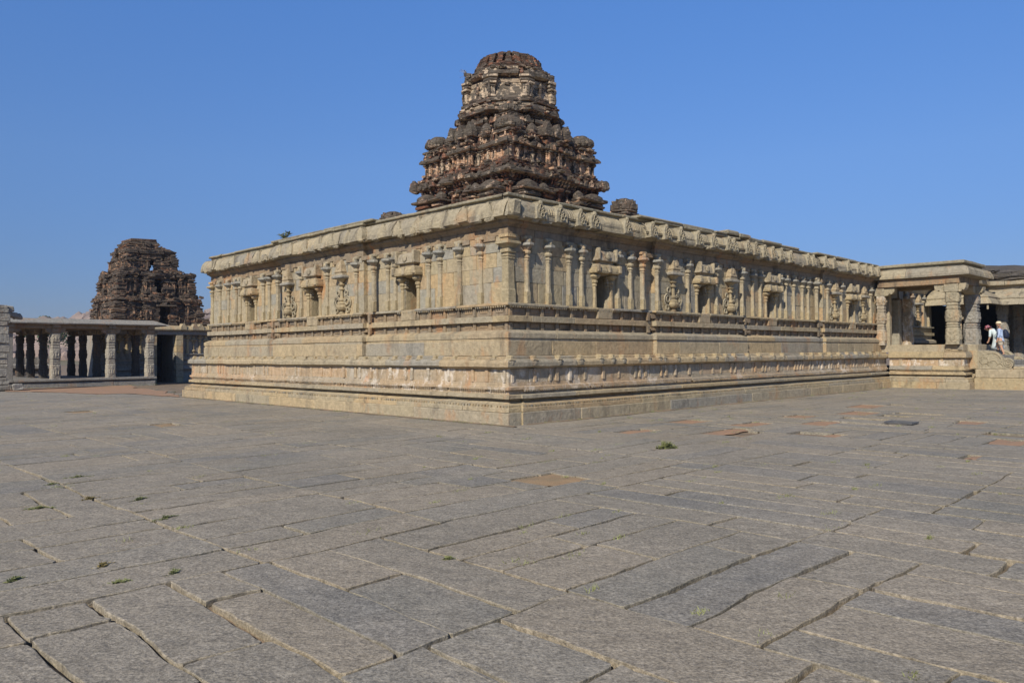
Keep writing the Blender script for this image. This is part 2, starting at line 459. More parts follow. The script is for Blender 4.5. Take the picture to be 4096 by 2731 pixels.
wl.build('wall', M_WALL, T, .004, 3, .003, 14)
bmx = MB()
course(bmx, [(.785, 4.36), (.78, 4.368), (.78, 4.53), (.80, 4.54)], 1.2, P_up, stone_len=(1.2, 2.4), jit=.01)
course(bmx, [(.80, 4.536), (.785, 4.55), (.74, 4.60), (.685, 4.635), (.672, 4.65), (.672, 4.70), (.66, 4.71)], 1.2, P_up, stone_len=(1.2, 2.4), jit=.012)
s_ = .9
for face, hi in (('L', L_-.9), ('R', RL-.2)):
    s_ = 1.2
    while s_ < hi:
        w = ru(.12, .5); b = bay(s_, face); o = .79-b
        if face == 'L': bmx.box(o-.03, o+.04, s_, s_+w, 4.25, 4.365, .008, j=.004)
        else: bmx.box(s_, s_+w, o-.03, o+.04, 4.25, 4.365, .008, j=.004)
        s_ += w+ru(.15, .45)
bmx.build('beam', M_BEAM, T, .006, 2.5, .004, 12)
# eave stones, some of them slipped
ev = MB()
evp = [(.66, 4.712), (.58, 4.735), (.492, 4.748), (.488, 4.756), (.488, 4.835), (.50, 4.845), (.512, 4.93), (.545, 5.02), (.60, 5.10), (.66, 5.15), (.72, 5.168)]
course(ev, evp, 1.1, P_up, stone_len=(.8, 1.9), jit=.028, zj=.018, gap=.02)

ev.box(.56, .86, .40, .6, 4.76, 5.12, .05, j=.02)
for k in range(60):      # broken lips and patches
    q = ru(.7, 17); a = ru(.05, .22); b = bay(q, 'L'); ev.box(.485-b-ru(0, .03), .62-b, q-a, q+a, 4.70+ru(-.03, .02), 4.80+ru(0, .12), .03, j=.02)
    q = ru(.9, 22.5); b = bay(q, 'R'); ev.box(q-a, q+a, .49-b-ru(0, .02), .62-b, 4.70+ru(-.02, .02), 4.80+ru(0, .05), .03, j=.02)
ev.build('eave', M_EAVE, T, .026, 2.3, .020, 8)
pp = MB()
course(pp, [(.795, 5.15), (.795, 5.262)], 1.2, P_up, stone_len=(1.5, 3))
capz = [0.0]
course(pp, [(.745, 5.255), (.722, 5.27), (.718, 5.30), (.735, 5.328), (.80, 5.338)], 1.3, P_up, stone_len=(1.0, 2.1), jit=.018, zj=.012, gap=.016, step=.22)

for (a, b, z, dz) in ((5.75, 7.9, 5.335, .06), (7.95, 9.7, 5.335, .07), (9.75, 10.4, 5.335, .055), (10.45, 11.2, 5.38, .12), (11.22, 11.95, 5.35, .12), (12.1, 13.0, 5.335, .08), (13.02, 14.4, 5.34, .10), (14.42, 15.9, 5.335, .085), (17.1, 18.9, 5.30, .05), (19, 21, 5.30, .05)):
    o = .72-BP if (a < 12 or a > 17) else .70
    pp.box(a, b, o+ru(-.05, .02), 1.5, z-.02, z+dz, .035, j=.012)
for (a, b, z, dz) in ((6.0, 8.6, 5.33, .05), (8.7, 11.9, 5.33, .045)):
    pp.box(.60, 1.5, a, b, z-.02, z+dz, .03, j=.01)
pp.build('parapet', M_CAP, T, .014, 2.2, .010, 10)
rf = MB(); rf.box(.9, 30, .9, L_-.9, 5.0, 5.27, .02); rf.build('roof', M_CAP, T)
# ---- pilasters
def ring6(z, w, p, y0=.02): return [(-w, y0, z), (-w, -p*.55, z), (-w*.5, -p, z), (w*.5, -p, z), (w, -p*.55, z), (w, y0, z)]
def pilaster_mesh(name, short=False, parent=None, seed=0):
    m = MB(); w = 1.0
    if not short:
        m.box(-.068, .068, -.10, .02, 2.766, 3.05, .010, j=.003)
        m.rings([ring6(3.045, .068, .10), ring6(3.10, .06, .09), ring6(3.16, .056, .085), ring6(3.80, .052, .08), ring6(3.80, .062, .092), ring6(3.825, .064, .094), ring6(3.83, .052, .082), ring6(3.86, .054, .084), ring6(3.862, .072, .10), ring6(3.89, .072, .10), ring6(3.90, .048, .078), ring6(3.935, .048, .078), ring6(3.955, .08, .112), ring6(3.99, .09, .12), ring6(4.02, .08, .112), ring6(4.035, .052, .085), ring6(4.06, .056, .09)])
        m.rings([ring6(4.05, .056, .10), ring6(4.10, .10, .15), ring6(4.135, .145, .19), ring6(4.15, .152, .205), ring6(4.20, .145, .205), ring6(4.215, .11, .17)])
        m.box(-.08, .08, -.13, .03, 4.21, 4.30, .012, j=.004)
        m.box(-.13, .13, -.11, .03, 4.295, 4.372, .018, j=.004)
        m.lathe(0, -.125, [(4.22, .03), (4.25, .05), (4.29, .05), (4.32, .03)], 8, 1, .6)
    else:
        m.rings([ring6(2.77, .055, .06), ring6(3.32, .05, .055), ring6(3.33, .062, .075), ring6(3.37, .062, .075), ring6(3.39, .05, .06), ring6(3.42, .075, .09), ring6(3.47, .08, .095), ring6(3.49, .05, .065), ring6(3.53, .09, .12), ring6(3.57, .13, .16), ring6(3.62, .13, .16), ring6(3.66, .09, .12)])
    return m.build(name, M_WALL if not short else M_ST, parent, .006, 5+seed, .003, 17)
PILL = [1.71, 2.49, 3.25, 3.71, 5.15, 5.50, 6.00, 6.85, 8.42, 9.95, 11.49, 12.30, 12.72, 14.48, 14.80, 15.42, 16.15]
PILR = [1.40, 2.15, 2.92, 3.41, 4.92, 5.50, 5.90, 6.60, 8.19, 9.81, 11.46, 12.42, 12.95, 14.42, 14.87, 15.51, 16.23, 16.72, 17.20, 18.16, 19.50, 22.6]
pv = [pilaster_mesh('pilaster', False, T, k*1.7) for k in range(3)]
used = [False]*3
def put_pil(face, s_):
    k = random.randrange(3); b = bay(s_, face)
    loc = (.805-b, s_, 0) if face == 'L' else (s_, .805-b, 0)
    rz = -pi/2 if face == 'L' else 0
    if not used[k]: pv[k].location = loc; pv[k].rotation_euler = (0, 0, rz); used[k] = True
    else: inst(pv[k], T, loc, rz, (ru(.95, 1.08), 1, 1))
for s_ in PILL: put_pil('L', s_)
for s_ in PILR: put_pil('R', s_)
# corner pilasters, square in plan
cpm = MB()
def cring(z, h): return [(-h, -h, z), (h, -h, z), (h, h, z), (-h, h, z)]
def corner_pil(m, cx, cy):
    def R(z, h): return [(cx+p[0], cy+p[1], p[2]) for p in cring(z, h)]
    m.rings([R(2.766, .12), R(3.06, .12), R(3.10, .105), R(3.8, .10), R(3.8, .115), R(3.83, .115), R(3.84, .10), R(3.862, .122), R(3.89, .122), R(3.9, .09), R(3.93, .09), R(3.95, .13), R(4.02, .13), R(4.04, .09), R(4.06, .10), R(4.12, .17), R(4.15, .22), R(4.20, .215), R(4.215, .17)])
    m.rings([R(4.21, .12), R(4.30, .13), R(4.30, .16), R(4.372, .16)])
for q in (.875, L_-.875):
    cpm = MB(); corner_pil(cpm, .875, q); cpm.build('corner_pilaster', M_WALL, T, .01, 4, .004, 15)
# ---- pot pilasters
def kumbha_mesh():
    m = MB()
    prof = [(2.77, .10), (2.80, .11), (2.82, .06), (2.86, .07), (2.90, .17), (2.96, .21), (3.02, .21), (3.04, .17), (3.07, .19), (3.10, .13), (3.13, .07), (3.16, .11), (3.20, .12), (3.23, .07), (3.30, .06), (3.46, .05), (3.48, .10), (3.51, .11), (3.53, .06), (3.58, .06), (3.61, .12), (3.64, .14), (3.66, .07), (3.70, .08), (3.76, .15), (3.80, .2)]
    m.lathe(0, -.05, prof, 12, 1, .75)
    m.box(-.30, .30, -.24, .03, 3.80, 3.90, .03, j=.006)
    m.box(-.22, .22, -.18, .03, 3.895, 3.95, .01)
    m.rings([[(-.17, .02, 3.95), (-.17, -.16, 3.95), (.17, -.16, 3.95), (.17, .02, 3.95)], [(-.19, .02, 4.0), (-.19, -.19, 4.0), (.19, -.19, 4.0), (.19, .02, 4.0)], [(-.15, .02, 4.08), (-.15, -.17, 4.08), (.15, -.17, 4.08), (.15, .02, 4.08)], [(-.13, .02, 4.2), (-.13, -.16, 4.2), (.13, -.16, 4.2), (.13, .02, 4.2)], [(-.07, .02, 4.29), (-.07, -.13, 4.29), (.07, -.13, 4.29), (.07, .02, 4.29)], [(-.025, .02, 4.36), (-.025, -.07, 4.36), (.025, -.07, 4.36), (.025, .02, 4.36)]])
    m.lathe(0, -.165, [(4.06, .03), (4.08, .07), (4.15, .07), (4.18, .03)], 8, 1, .5)
    return m
km = kumbha_mesh()
kumo = km.build('pot_pilaster', M_ST, T, .006, 6)
scr = MB()
for sx in (-1, 1):
    for (cx, cz, R) in ((.27*sx, 3.10, .17), (.25*sx, 3.13, .09), (.22*sx, 3.38, .07), (.30*sx, 2.88, .07)):
        rs = []
        for i in range(17):
            a = 2*pi*i/16; ring = []
            for k in range(5):
                b = 2*pi*k/5
                ring.append((cx+(R+.028*cos(b))*cos(a), -.02-.03*max(0, sin(b)+.3), cz+(R+.028*cos(b))*sin(a)))
            rs.append(ring)
        scr.rings(rs)
scro = scr.build('scrollwork', M_CARV, kumo, .008, 12)
fk = True
for face, lst in (('L', (7.60, 10.73)), ('R', (7.39, 10.68, 18.82, 21.75))):
    for s_ in lst:
        b = bay(s_, face); loc = (.805-b, s_, 0) if face == 'L' else (s_, .805-b, 0); rz = -pi/2 if face == 'L' else 0
        if fk: kumo.location = loc; kumo.rotation_euler = (0, 0, rz); fk = False
        else: inst(kumo, T, loc, rz)
# ---- niches
def niche_mesh():
    m = MB(); w = .275; d = .95
    m.box(-w-.07, -w, .05, d, 2.70, 3.70, .004); m.box(w, w+.07, .05, d, 2.70, 3.70, .004)
    m.box(-w-.07, w+.07, d, d+.1, 2.6, 3.8, .004)
    m.box(-w-.07, w+.07, .05, d, 3.625, 3.7, .004); m.box(-w-.07, w+.07, .05, d, 2.62, 2.752, .004)
    m.box(-.31, .31, -.105, .1, 2.475, 2.752, .012, j=.004)
    return m
nio = niche_mesh().build('niche', M_WALL, T, .004, 4)
lin = MB()
lin.rings([[(-x, .03, z), (-x, -y, z), (x, -y, z), (x, .03, z)] for (z, x, y) in ((3.655, .46, .20), (3.665, .52, .25), (3.72, .53, .26), (3.80, .51, .245), (3.87, .47, .20), (3.90, .40, .15))])
lin.box(-.30, .30, -.13, .03, 3.895, 3.985, .01)
lin.rings([[(-x, .03, z), (-x, -y, z), (x, -y, z), (x, .03, z)] for (z, x, y) in ((3.98, .40, .20), (4.0, .42, .22), (4.08, .40, .20), (4.17, .37, .18), (4.24, .34, .15), (4.27, .30, .10))])
for x in (-.45, 0, .45): lin.box(x-.06, x+.06, -.29, 0, 3.68, 3.88, .02, j=.006)
for x in (-.37, .37): lin.box(x-.04, x+.04, -.24, 0, 4.0, 4.32, .02, j=.006)
lin.lathe(0, -.22, [(4.03, .05), (4.07, .09), (4.16, .09), (4.22, .03)], 8, 1, .4)
lino = lin.build('lintel', M_ST, nio, .008, 5)
jp = pilaster_mesh('side_pilaster', True, nio); jp.location = (-.345, 0, 0)
jp2 = jp.copy(); COL.objects.link(jp2); jp2.parent = nio; jp2.location = (.345, 0, 0)
for sx in (-1, 1):
    brk = MB()
    for k in range(4):
        z = 3.62-k*.07; brk.box(sx*.262-.03+sx*-.02*(3-k)*.6, sx*.262+.03+sx*-.02*(3-k)*.6, -.01, .12, z-.07, z, .015)
    brk.build('door_bracket', M_ST, nio, .005, 9)
fk = True
for face, lst in (('L', NL), ('R', NR)):
    for s_ in lst:
        b = bay(s_, face); loc = (.805-b, s_, 0) if face == 'L' else (s_, .805-b, 0); rz = -pi/2 if face == 'L' else 0
        if fk: nio.location = loc; nio.rotation_euler = (0, 0, rz); fk = False
        else: inst(nio, T, loc, rz)
# ---- horseshoe gables and ribs on the eave
def arch_pts(w, h):
    pts = [(-w, 0), (w, 0), (w*1.02, h*.35), (w*.86, h*.62), (w*.5, h*.8), (w*.30, h*.86), (w*.28, h), (-w*.28, h), (-w*.30, h*.86), (-w*.5, h*.8), (-w*.86, h*.62), (-w*1.02, h*.35)]
    return pts
def kudu_mesh(w=.19, h=.43):
    m = MB()
    pts = arch_pts(w, h)
    def y(z): return -.045+.0*z if z < .12 else -.045+(z-.12)*.22
    m.rings([[(x, .22, 4.76+z) for x, z in pts], [(x, y(z), 4.76+z) for x, z in pts], [(x*.9, y(z)-.02, 4.775+z*.96) for x, z in pts]])
    for (cx, cz, R) in ((-.07, .19, .045), (.07, .19, .045), (0, .30, .05), (0, .10, .05)):
        rs = []
        for i in range(11):
            a = 2*pi*i/10
            rs.append([(cx+(R+.016*cos(b))*cos(a), y(cz)-.02-.022*max(0, sin(b)+.4), 4.76+cz+(R+.016*cos(b))*sin(a)) for b in (0, 1.26, 2.5, 3.77, 5.0)])
        m.rings(rs)
    m.lathe(0, y(.4)-.02, [(5.10, .03), (5.13, .06), (5.17, .06), (5.21, .035)], 8, 1, .8)
    return m
kd = kudu_mesh().build('horseshoe_gable', M_CARV, T, .008, 7)
kb = MB()
kb.rings([[(x, .2, 4.76+z) for x, z in arch_pts(.16, .38)], [(x, -.025+max(0, z-.12)*.22, 4.76+z) for x, z in arch_pts(.16, .38)]])
kbo = kb.build('worn_gable', M_EAVE, T, .01, 7)
KR = [1.58, 2.30, 3.06, 3.61, 4.99, 6.0, 6.67, 7.42, 8.36, 9.23, 10.15, 10.46, 11.37, 11.9, 12.77, 13.37, 14.0, 14.74, 16.15, 16.6, 17.38, 18.2, 19.56, 20.6, 21.42, 22.13, 22.8]
fk = True
for s_ in KR:
    loc = (s_, .49-bay(s_, 'R'), ru(-.015, .015))
    if fk: kd.location = loc; fk = False
    else: inst(kd, T, loc, ru(-.02, .02), (ru(.85, 1.1), 1, 1))
fk = True
for s_ in [1.2, 2.05, 2.75, 3.35, 3.85, 4.7, 5.4, 6.3, 6.9, 7.8, 8.4, 9.3, 10.2, 10.9, 11.6, 12.6, 13.4, 14.5, 15.4, 16.3]:
    if rnd() < .15: continue
    loc = (.50-bay(s_, 'L'), s_, ru(-.01, .01))
    if fk: kbo.location = loc; kbo.rotation_euler = (0, 0, -pi/2); fk = False
    else: inst(kbo, T, loc, -pi/2, (ru(.7, 1.15), 1, 1))
rb = MB()
def rib(m, s_, b, w=.02):
    pf = [(.506, 4.90), (.515, 4.97), (.545, 5.04), (.60, 5.11), (.65, 5.15)]
    rs = [[(s_-w, o-b-.001, z), (s_-w*.4, o-b-.016, z), (s_+w*.4, o-b-.016, z), (s_+w, o-b-.001, z), (s_, o-b+.04, z)] for o, z in pf]
    m.rings(rs)
s_ = 1.15
while s_ < 22.7:
    if min(abs(s_-k) for k in KR) > .2: rib(rb, s_, bay(s_, 'R'))
    s_ += .085
for (a, b_, bb) in ((1.0, 5.6, 0), (5.75, 11.95, BP), (12.1, 16.95, 0), (17.1, 22.8, BP)):
    for z in (4.862, 4.895):
        s_ = a
        while s_ < b_:
            e = min(b_, s_+ru(1, 1.8)); rb.box(s_, e-.02, .482-bb, .53-bb, z, z+.018, .004); s_ = e
rb.build('eave_ribs', M_EAVE, T, .004, 6)
# ================================================================== TOWER
TW = MB
tc = 8.87
def stepped(h, a=.36, b=.22, r=.10, p=.14, c=tc):
    """square plan with corner bays, recesses and a projecting middle bay; counter-clockwise seen from above would have inside left"""
    side = [(-h, h), (-h*a-.0, h), (-h*a, h-r), (-h*b, h-r), (-h*b, h+p), (h*b, h+p), (h*b, h-r), (h*a, h-r), (h*a, h)]
    pts = []
    for k in range(4):
        ca, sa = [(1, 0), (0, 1), (-1, 0), (0, -1)][k]
        for t, o in side[:-1]:
            # side k=0 faces -v : t runs along +u
            x, y = t, -o
            pts.append((c+x*ca-y*sa, c+x*sa+y*ca))
    return pts
def tsweep(m, path, prof, amp_j=.03, step=.3, mi=0, loss=0.0):
    """rough sweep of many short pieces: closed all round, each edge its own piece"""
    n = len(path); offs = [offset_path(path, o, True) for o, z in prof]
    for e in range(n):
        L = math.hypot(path[(e+1) % n][0]-path[e][0], path[(e+1) % n][1]-path[e][1])
        k = max(1, int(L/step)); 
        i = 0
        while i < k:
            ln = min(k-i, random.choice((1, 2, 3))); j = ru(-amp_j, amp_j); 
            if rnd() < loss: j += ru(.04, .12)
            rs = []
            for q in range(ln+1):
                f = (i+q)/k
                ring = []
                for of in offs:
                    A, B = of[e], of[(e+1) % n]
                    dx, dy = path[(e+1) % n][0]-path[e][0], path[(e+1) % n][1]-path[e][1]
                    nx, ny = -dy/L, dx/L
                    ring.append((A[0]+(B[0]-A[0])*f+nx*j, A[1]+(B[1]-A[1])*f+ny*j))
                rs.append([(p[0], p[1], prof[t][1]+j*.3) for t, p in enumerate(ring)])
            m.rings(rs, mi=mi); i += ln
TWM = [M_TPL, M_TCR, M_TBR]
def tier(name, h, z0, z1, ze, parent, mats=TWM, c=tc, step=.3):
    """base mouldings, wall and eave between z0 and ze+; returns object"""
    m = MB(); P = stepped(h, c=c)
    tsweep(m, P, [(-.10, z0), (-.10, z0+.07), (.35, z0+.07), (.35, z0)], .02, step, 1, .1)
    tsweep(m, P, [(-.03, z0+.07), (-.03, z0+.13), (.35, z0+.13), (.35, z0+.07)], .02, step, 2)
    tsweep(m, P, [(-.08, z0+.13), (-.10, z0+.17), (-.02, z0+.21), (.35, z0+.21), (.35, z0+.13)], .02, step, 1, .1)
    tsweep(m, P, [(.04, z0+.21), (.04, z1), (.4, z1), (.4, z0+.21)], .006, step, 0)
    tsweep(m, P, [(-.03, z1-.05), (-.03, z1+.02), (.35, z1+.02), (.35, z1-.05)], .015, step, 2)
    tsweep(m, P, [(-.08, z1), (-.17, z1+.03), (-.17, z1+.10), (-.10, z1+.17), (.3, z1+.2), (.3, z1)], .06, step*.7, 1, .3)
    tsweep(m, P, [(.0, z1+.19), (.0, ze), (.35, ze), (.35, z1+.19)], .03, step, 2, .2)
    gables(m, P, z1+.02, .17, .26)
    return m
def gables(m, P, z, out, sp=.34):
    for e in range(len(P)):
        A, B = P[e], P[(e+1) % len(P)]; L = math.hypot(B[0]-A[0], B[1]-A[1])
        if L < .3: continue
        d = ((B[0]-A[0])/L, (B[1]-A[1])/L); k = max(1, int(L/sp))
        for i in range(k):
            if rnd() < .25: continue
            t = (i+.5)*L/k+ru(-.04, .04); w = ru(.06, .12); h = ru(.14, .26); F = facing((A[0]+d[0]*t, A[1]+d[1]*t), d[1], -d[0])
            m.rings([[F(p*w, yy, z+h*q) for p, q in ((-1, 0), (1, 0), (1.05, .4), (.6, .8), (.2, 1), (-.2, 1), (-.6, .8), (-1.05, .4))] for yy in (-.1, out+.03)], mi=random.choice((1, 1, 0, 2)))
def mini_pil(m, P, z0, z1, w=.07, spacing=.30, mi=0, pr=.06, clear=0):
    n = len(P)
    for e in range(n):
        A, B = P[e], P[(e+1) % n]; L = math.hypot(B[0]-A[0], B[1]-A[1])
        if L < .16: continue
        d = ((B[0]-A[0])/L, (B[1]-A[1])/L); nx, ny = d[1], -d[0]     # outwards
        k = max(1, round(L/spacing))
        for i in range(k+1):
            t = w*.6+(L-w*1.2)*i/k
            if clear and abs(A[0]+d[0]*t) < clear and A[1] < 2.5: continue
            T_ = lambda x, y, z: (A[0]+d[0]*(t+x)+nx*(y-.04), A[1]+d[1]*(t+x)+ny*(y-.04), z)
            pp_ = pr*ru(.8, 1.3)
            m.box(-w/2, w/2, -.03, pp_, z0, z0+.08, .012, mi=mi, T=T_)
            m.box(-w*.33, w*.33, -.03, pp_*.8, z0+.08, z1-.14, .01, mi=mi, T=T_)
            m.box(-w*.55, w*.55, -.03, pp_*1.15, z1-.15, z1-.12, .008, mi=mi, T=T_)
            m.box(-w*.8, w*.8, -.03, pp_*1.6, z1-.10, z1-.05, .012, mi=1, T=T_)
def figure(m, T_, z0, h, mi=0, seat=False):
    """a worn stucco figure, one continuous body"""
    w = h*.17
    prof = [(0, .7), (.06, .8), (.22, .75), (.38, 1.0), (.48, 1.15), (.58, .8), (.68, 1.1), (.76, 1.35), (.80, .5), (.84, .42), (.88, .62), (.93, .6), (.97, .4), (1.0, .1)]
    if seat: prof = [(0, 1.8), (.12, 1.9), (.25, 1.3), (.4, 1.0), (.55, 1.1), (.66, 1.35), (.72, .5), (.78, .45), (.84, .65), (.92, .6), (1.0, .15)]
    rs = []
    lean = ru(-.15, .15)
    for f, k in prof:
        ring = []
        for i in range(8):
            a = 2*pi*i/8
            ring.append(T_(w*k*.62*cos(a)+lean*w*f*sin(f*6), w*.5*(.7+.3*k)*sin(a)+w*.2, z0+h*f))
        rs.append(ring)
    m.rings(rs, mi=mi)
    for sx in (-1, 1):
        pts = [(sx*w*.75, z0+h*.76), (sx*w*1.25, z0+h*.6), (sx*w*ru(.9, 1.5), z0+h*ru(.42, .7))]
        rs = []
        for (x, z) in pts: rs.append([T_(x+w*.16*cos(a), w*.3+w*.18*sin(a), z) for a in (0, 1.6, 3.1, 4.7)])
        m.rings(rs, mi=mi)
def facing(A, nx, ny):
    """local x along the face, y outwards"""
    dx, dy = -ny, nx
    return lambda x, y, z: (A[0]+dx*x+nx*y, A[1]+dy*x+ny*y, z)
def kuta(m, cx, cy, z0, hw, H, mi=1):
    """square domed shrine crowning a corner"""
    def sq(z, r): return (z0+H*z, hw*r)
    for (a, b, r, q) in ((0, .10, 1.05, mi), (.10, .30, .82, 0), (.30, .38, 1.12, mi), (.38, .52, .72, 0)):
        m.box(cx-hw*r, cx+hw*r, cy-hw*r, cy+hw*r, z0+H*a, z0+H*b, .03, mi=q, j=.012)
    m.lathe(cx, cy, [sq(.50, .75), sq(.53, 1.05), sq(.60, 1.17), sq(.70, 1.18), sq(.80, 1.08), sq(.89, .88), sq(.93, .7), sq(.95, .62), sq(.985, .6), sq(1.0, .3)], 16, mi=mi, sq=.35, rot=.196)
    for k in range(12):
        a = k*pi/6+.13; F = facing((cx, cy), cos(a), sin(a))
        rs = []
        for zz, r in ((.53, 1.12), (.60, 1.27), (.70, 1.28), (.80, 1.16), (.90, .90)):
            kq = 1+.35*.5*(1/max(abs(cos(a)), abs(sin(a)))-1); z_ = z0+H*zz; rr = hw*r*kq+ru(-.02, .015)
            rs.append([F(-.035, rr-.15, z_), F(.035, rr-.15, z_), F(.028, rr, z_), F(-.028, rr, z_)])
        m.rings(rs, mi=mi)
    for k in range(10):
        a = rnd()*6.28; r = hw*ru(.7, 1.15); zz = z0+H*ru(.5, .9); s_ = ru(.03, .08)
        m.box(cx+r*cos(a)-s_, cx+r*cos(a)+s_, cy+r*sin(a)-s_, cy+r*sin(a)+s_, zz, zz+s_, .01, mi=random.choice((mi, 2, 0)), j=.015)
    for k in range(4):
        a = k*pi/2; nx, ny = cos(a), sin(a); F = facing((cx+nx*hw*1.0, cy+ny*hw*1.0), nx, ny)
        m.lathe(0, 0, [(z0+H*.5, .3*hw), (z0+H*.58, .42*hw), (z0+H*.68, .42*hw), (z0+H*.78, .25*hw), (z0+H*.84, .05*hw)], 8, 1, .5, mi=mi, T=F)
        for x in (-.55, .55): m.box(x*hw-.03, x*hw+.03, -.25*hw, .02, z0+H*.1, z0+H*.3, .008, mi=0, T=F)
def sala(m, A, nx, ny, z0, hw, H, dep=.28, mi=1):
    """barrel-roofed shrine crowning a middle bay"""
    F = facing(A, nx, ny)
    m.box(-hw*1.05, hw*1.05, -dep, .06, z0, z0+H*.12, .02, mi=mi, T=F, j=.01)
    m.box(-hw*.85, hw*.85, -dep, .0, z0+H*.12, z0+H*.36, .02, mi=0, T=F)
    m.box(-hw*1.1, hw*1.1, -dep, .10, z0+H*.36, z0+H*.46, .03, mi=mi, T=F, j=.015)
    prof = [(.08, .46), (.14, .58), (.13, .72), (.05, .86), (-.08, .95), (-dep, .97), (-dep, .46)]
    rs = []
    for k in range(7):
        x = -hw+2*hw*k/6; rs.append([F(x, y, z0+H*z+ru(-.012, .012)) for y, z in prof])
    m.rings(rs, mi=mi)
    for x in (-hw, 0, hw):
        m.rings([[F(x+p*hw*.3, yy, z0+H*(.46+.6*q)) for p, q in ((-1, 0), (1, 0), (1.05, .35), (.6, .75), (.15, .95), (-.15, .95), (-.6, .75), (-1.05, .35))] for yy in (-.05, .2)], mi=mi)
def rubble(m, P, z0, z1, count, s0=.05, s1=.12, out=.10, mis=(0, 1, 1, 2)):
    n = len(P); Ls = [math.hypot(P[(i+1) % n][0]-P[i][0], P[(i+1) % n][1]-P[i][1]) for i in range(n)]; tot = sum(Ls)
    for q in range(count):
        t = rnd()*tot; e = 0
        while t > Ls[e]: t -= Ls[e]; e += 1
        A, B = P[e], P[(e+1) % n]; d = ((B[0]-A[0])/Ls[e], (B[1]-A[1])/Ls[e])
        F = facing((A[0]+d[0]*t, A[1]+d[1]*t), d[1], -d[0]); z = ru(z0, z1); a = ru(s0, s1); h = ru(s0, s1)*.7; o = ru(-.02, out)
        m.box(-a, a, -.15, o, z, z+h, .015, mi=random.choice(mis), T=F, j=a*.25)
tower = MB()
h0, h1, h2 = 2.34, 2.28, 1.50
P0 = stepped(h0); P1 = stepped(h1, r=.14, p=.16); P2 = stepped(h2, r=.08, p=.12)
tower.box(tc-2.0, tc+2.0, tc-2.0, tc+2.0, 5.2, 8.6, .02, mi=2); tower.box(tc-1.35, tc+1.35, tc-1.35, tc+1.35, 8.5, 10.5, .02, mi=2)
tso = tower.build('tower', TWM, T)
# lowest storey
m = MB()
tsweep(m, P0, [(-.28, 5.2), (-.28, 6.2), (.3, 6.2), (.3, 5.2)], .05, .3, 1, .2)
tsweep(m, P0, [(-.14, 6.2), (-.14, 6.55), (.3, 6.55), (.3, 6.2)], .05, .3, 2, .2)
for k in range(9):
    z = 6.5+k*.11
    tsweep(m, P0, [(.06-.015*(k % 3)+ru(-.02, .02), z), (.06-.015*(k % 3), z+.10), (.5, z+.10), (.5, z)], .035, .25, 2 if k % 4 else 1, .2)
mini_pil(m, P0, 6.75, 7.5, .13, .55, 2, .1)
rubble(m, P0, 6.2, 7.5, 420, .05, .16, .2)
m.build('lowest_storey', TWM, tso, .03, 2.5, .02, 9)
m = MB()
tsweep(m, P0, [(-.02, 7.48), (-.04, 7.52), (-.04, 7.56), (.3, 7.56), (.3, 7.48)], .02, .3, 2)
n = len(P0)
for e in range(n):      # dentil brackets under the eave
    A, B = P0[e], P0[(e+1) % n]; L = math.hypot(B[0]-A[0], B[1]-A[1])
    if L < .2: continue
    d = ((B[0]-A[0])/L, (B[1]-A[1])/L); k = int(L/.15)
    for i in range(k):
        if rnd() < .12: continue
        t = (i+.5)*L/k
        T_ = lambda x, y, z: (A[0]+d[0]*(t+x)+d[1]*y, A[1]+d[1]*(t+x)-d[0]*y, z)
        m.rings([[T_(-.04, -.1, z), T_(.04, -.1, z), T_(.04, y, z), T_(-.04, y, z)] for z, y in ((7.56, .05), (7.62, .14), (7.68, .12), (7.73, .2))], mi=random.choice((0, 2, 2)))
tsweep(m, P0, [(-.12, 7.73), (-.30, 7.75), (-.31, 7.82), (-.20, 7.93), (-.05, 7.98), (.3, 8.0), (.3, 7.73)], .06, .26, 1, .28)
tsweep(m, P0, [(-.16, 7.96), (-.13, 8.05), (.3, 8.05), (.3, 7.96)], .05, .3, 2, .3)
for k in range(4):     # thick broken corners of the eave
    sx, sy = [(-1, -1), (1, -1), (1, 1), (-1, 1)][k]
    x, y = tc+sx*(h0+.22), tc+sy*(h0+.22)
    m.box(x-.17, x+.17, y-.17, y+.17, 7.72, 8.12 if k != 0 else 7.9, .06, mi=1, j=.04)
gables(m, P0, 7.78, .30); rubble(m, P0, 7.7, 8.08, 260, .05, .14, .34)
m.build('lower_eave', TWM, tso, .03, 2.3, .02, 8)
# projecting porches of shrines in front of the lowest storey
def lowshrine(cx, cy, hw, zt):
    mm = MB(); H = zt-6.2
    mm.box(cx-hw*1.1, cx+hw*1.1, cy-hw*1.1, cy+hw*1.1, 5.2, 6.5, .04, mi=1, j=.02)
    for k in range(5): mm.box(cx-hw*(.95+.12*(k % 2)), cx+hw*(.95+.12*(k % 2)), cy-hw*(.95+.12*(k % 2)), cy+hw*(.95+.12*(k % 2)), zt-.9+k*.09, zt-.82+k*.09, .02, mi=random.choice((1, 0, 2)), j=.015)
    mm.lathe(cx, cy, [(zt-.52, hw*1.35), (zt-.46, hw*1.3), (zt-.42, hw*1.0), (zt-.38, hw*1.06), (zt-.28, hw*1.18), (zt-.16, hw*1.12), (zt-.07, hw*.85), (zt-.045, hw*.62), (zt-.03, hw*.66), (zt, hw*.5), (zt+.01, hw*.1)], 8, mi=1, rot=.39)
    for k in range(8):
        a = k*pi/4; F = facing((cx, cy), cos(a), sin(a)); r = hw*1.1
        mm.rings([[F(p*.14, yy, zt-.44+.26*q) for p, q in ((-1, 0), (1, 0), (1, .4), (.5, .85), (-.5, .85), (-1, .4))] for yy in (r-.2, r+.07)], mi=1)
        mm.box(-.03, .03, r-.25, r+.02, zt-.2, zt-.06, .01, mi=1, T=F)
    return mm
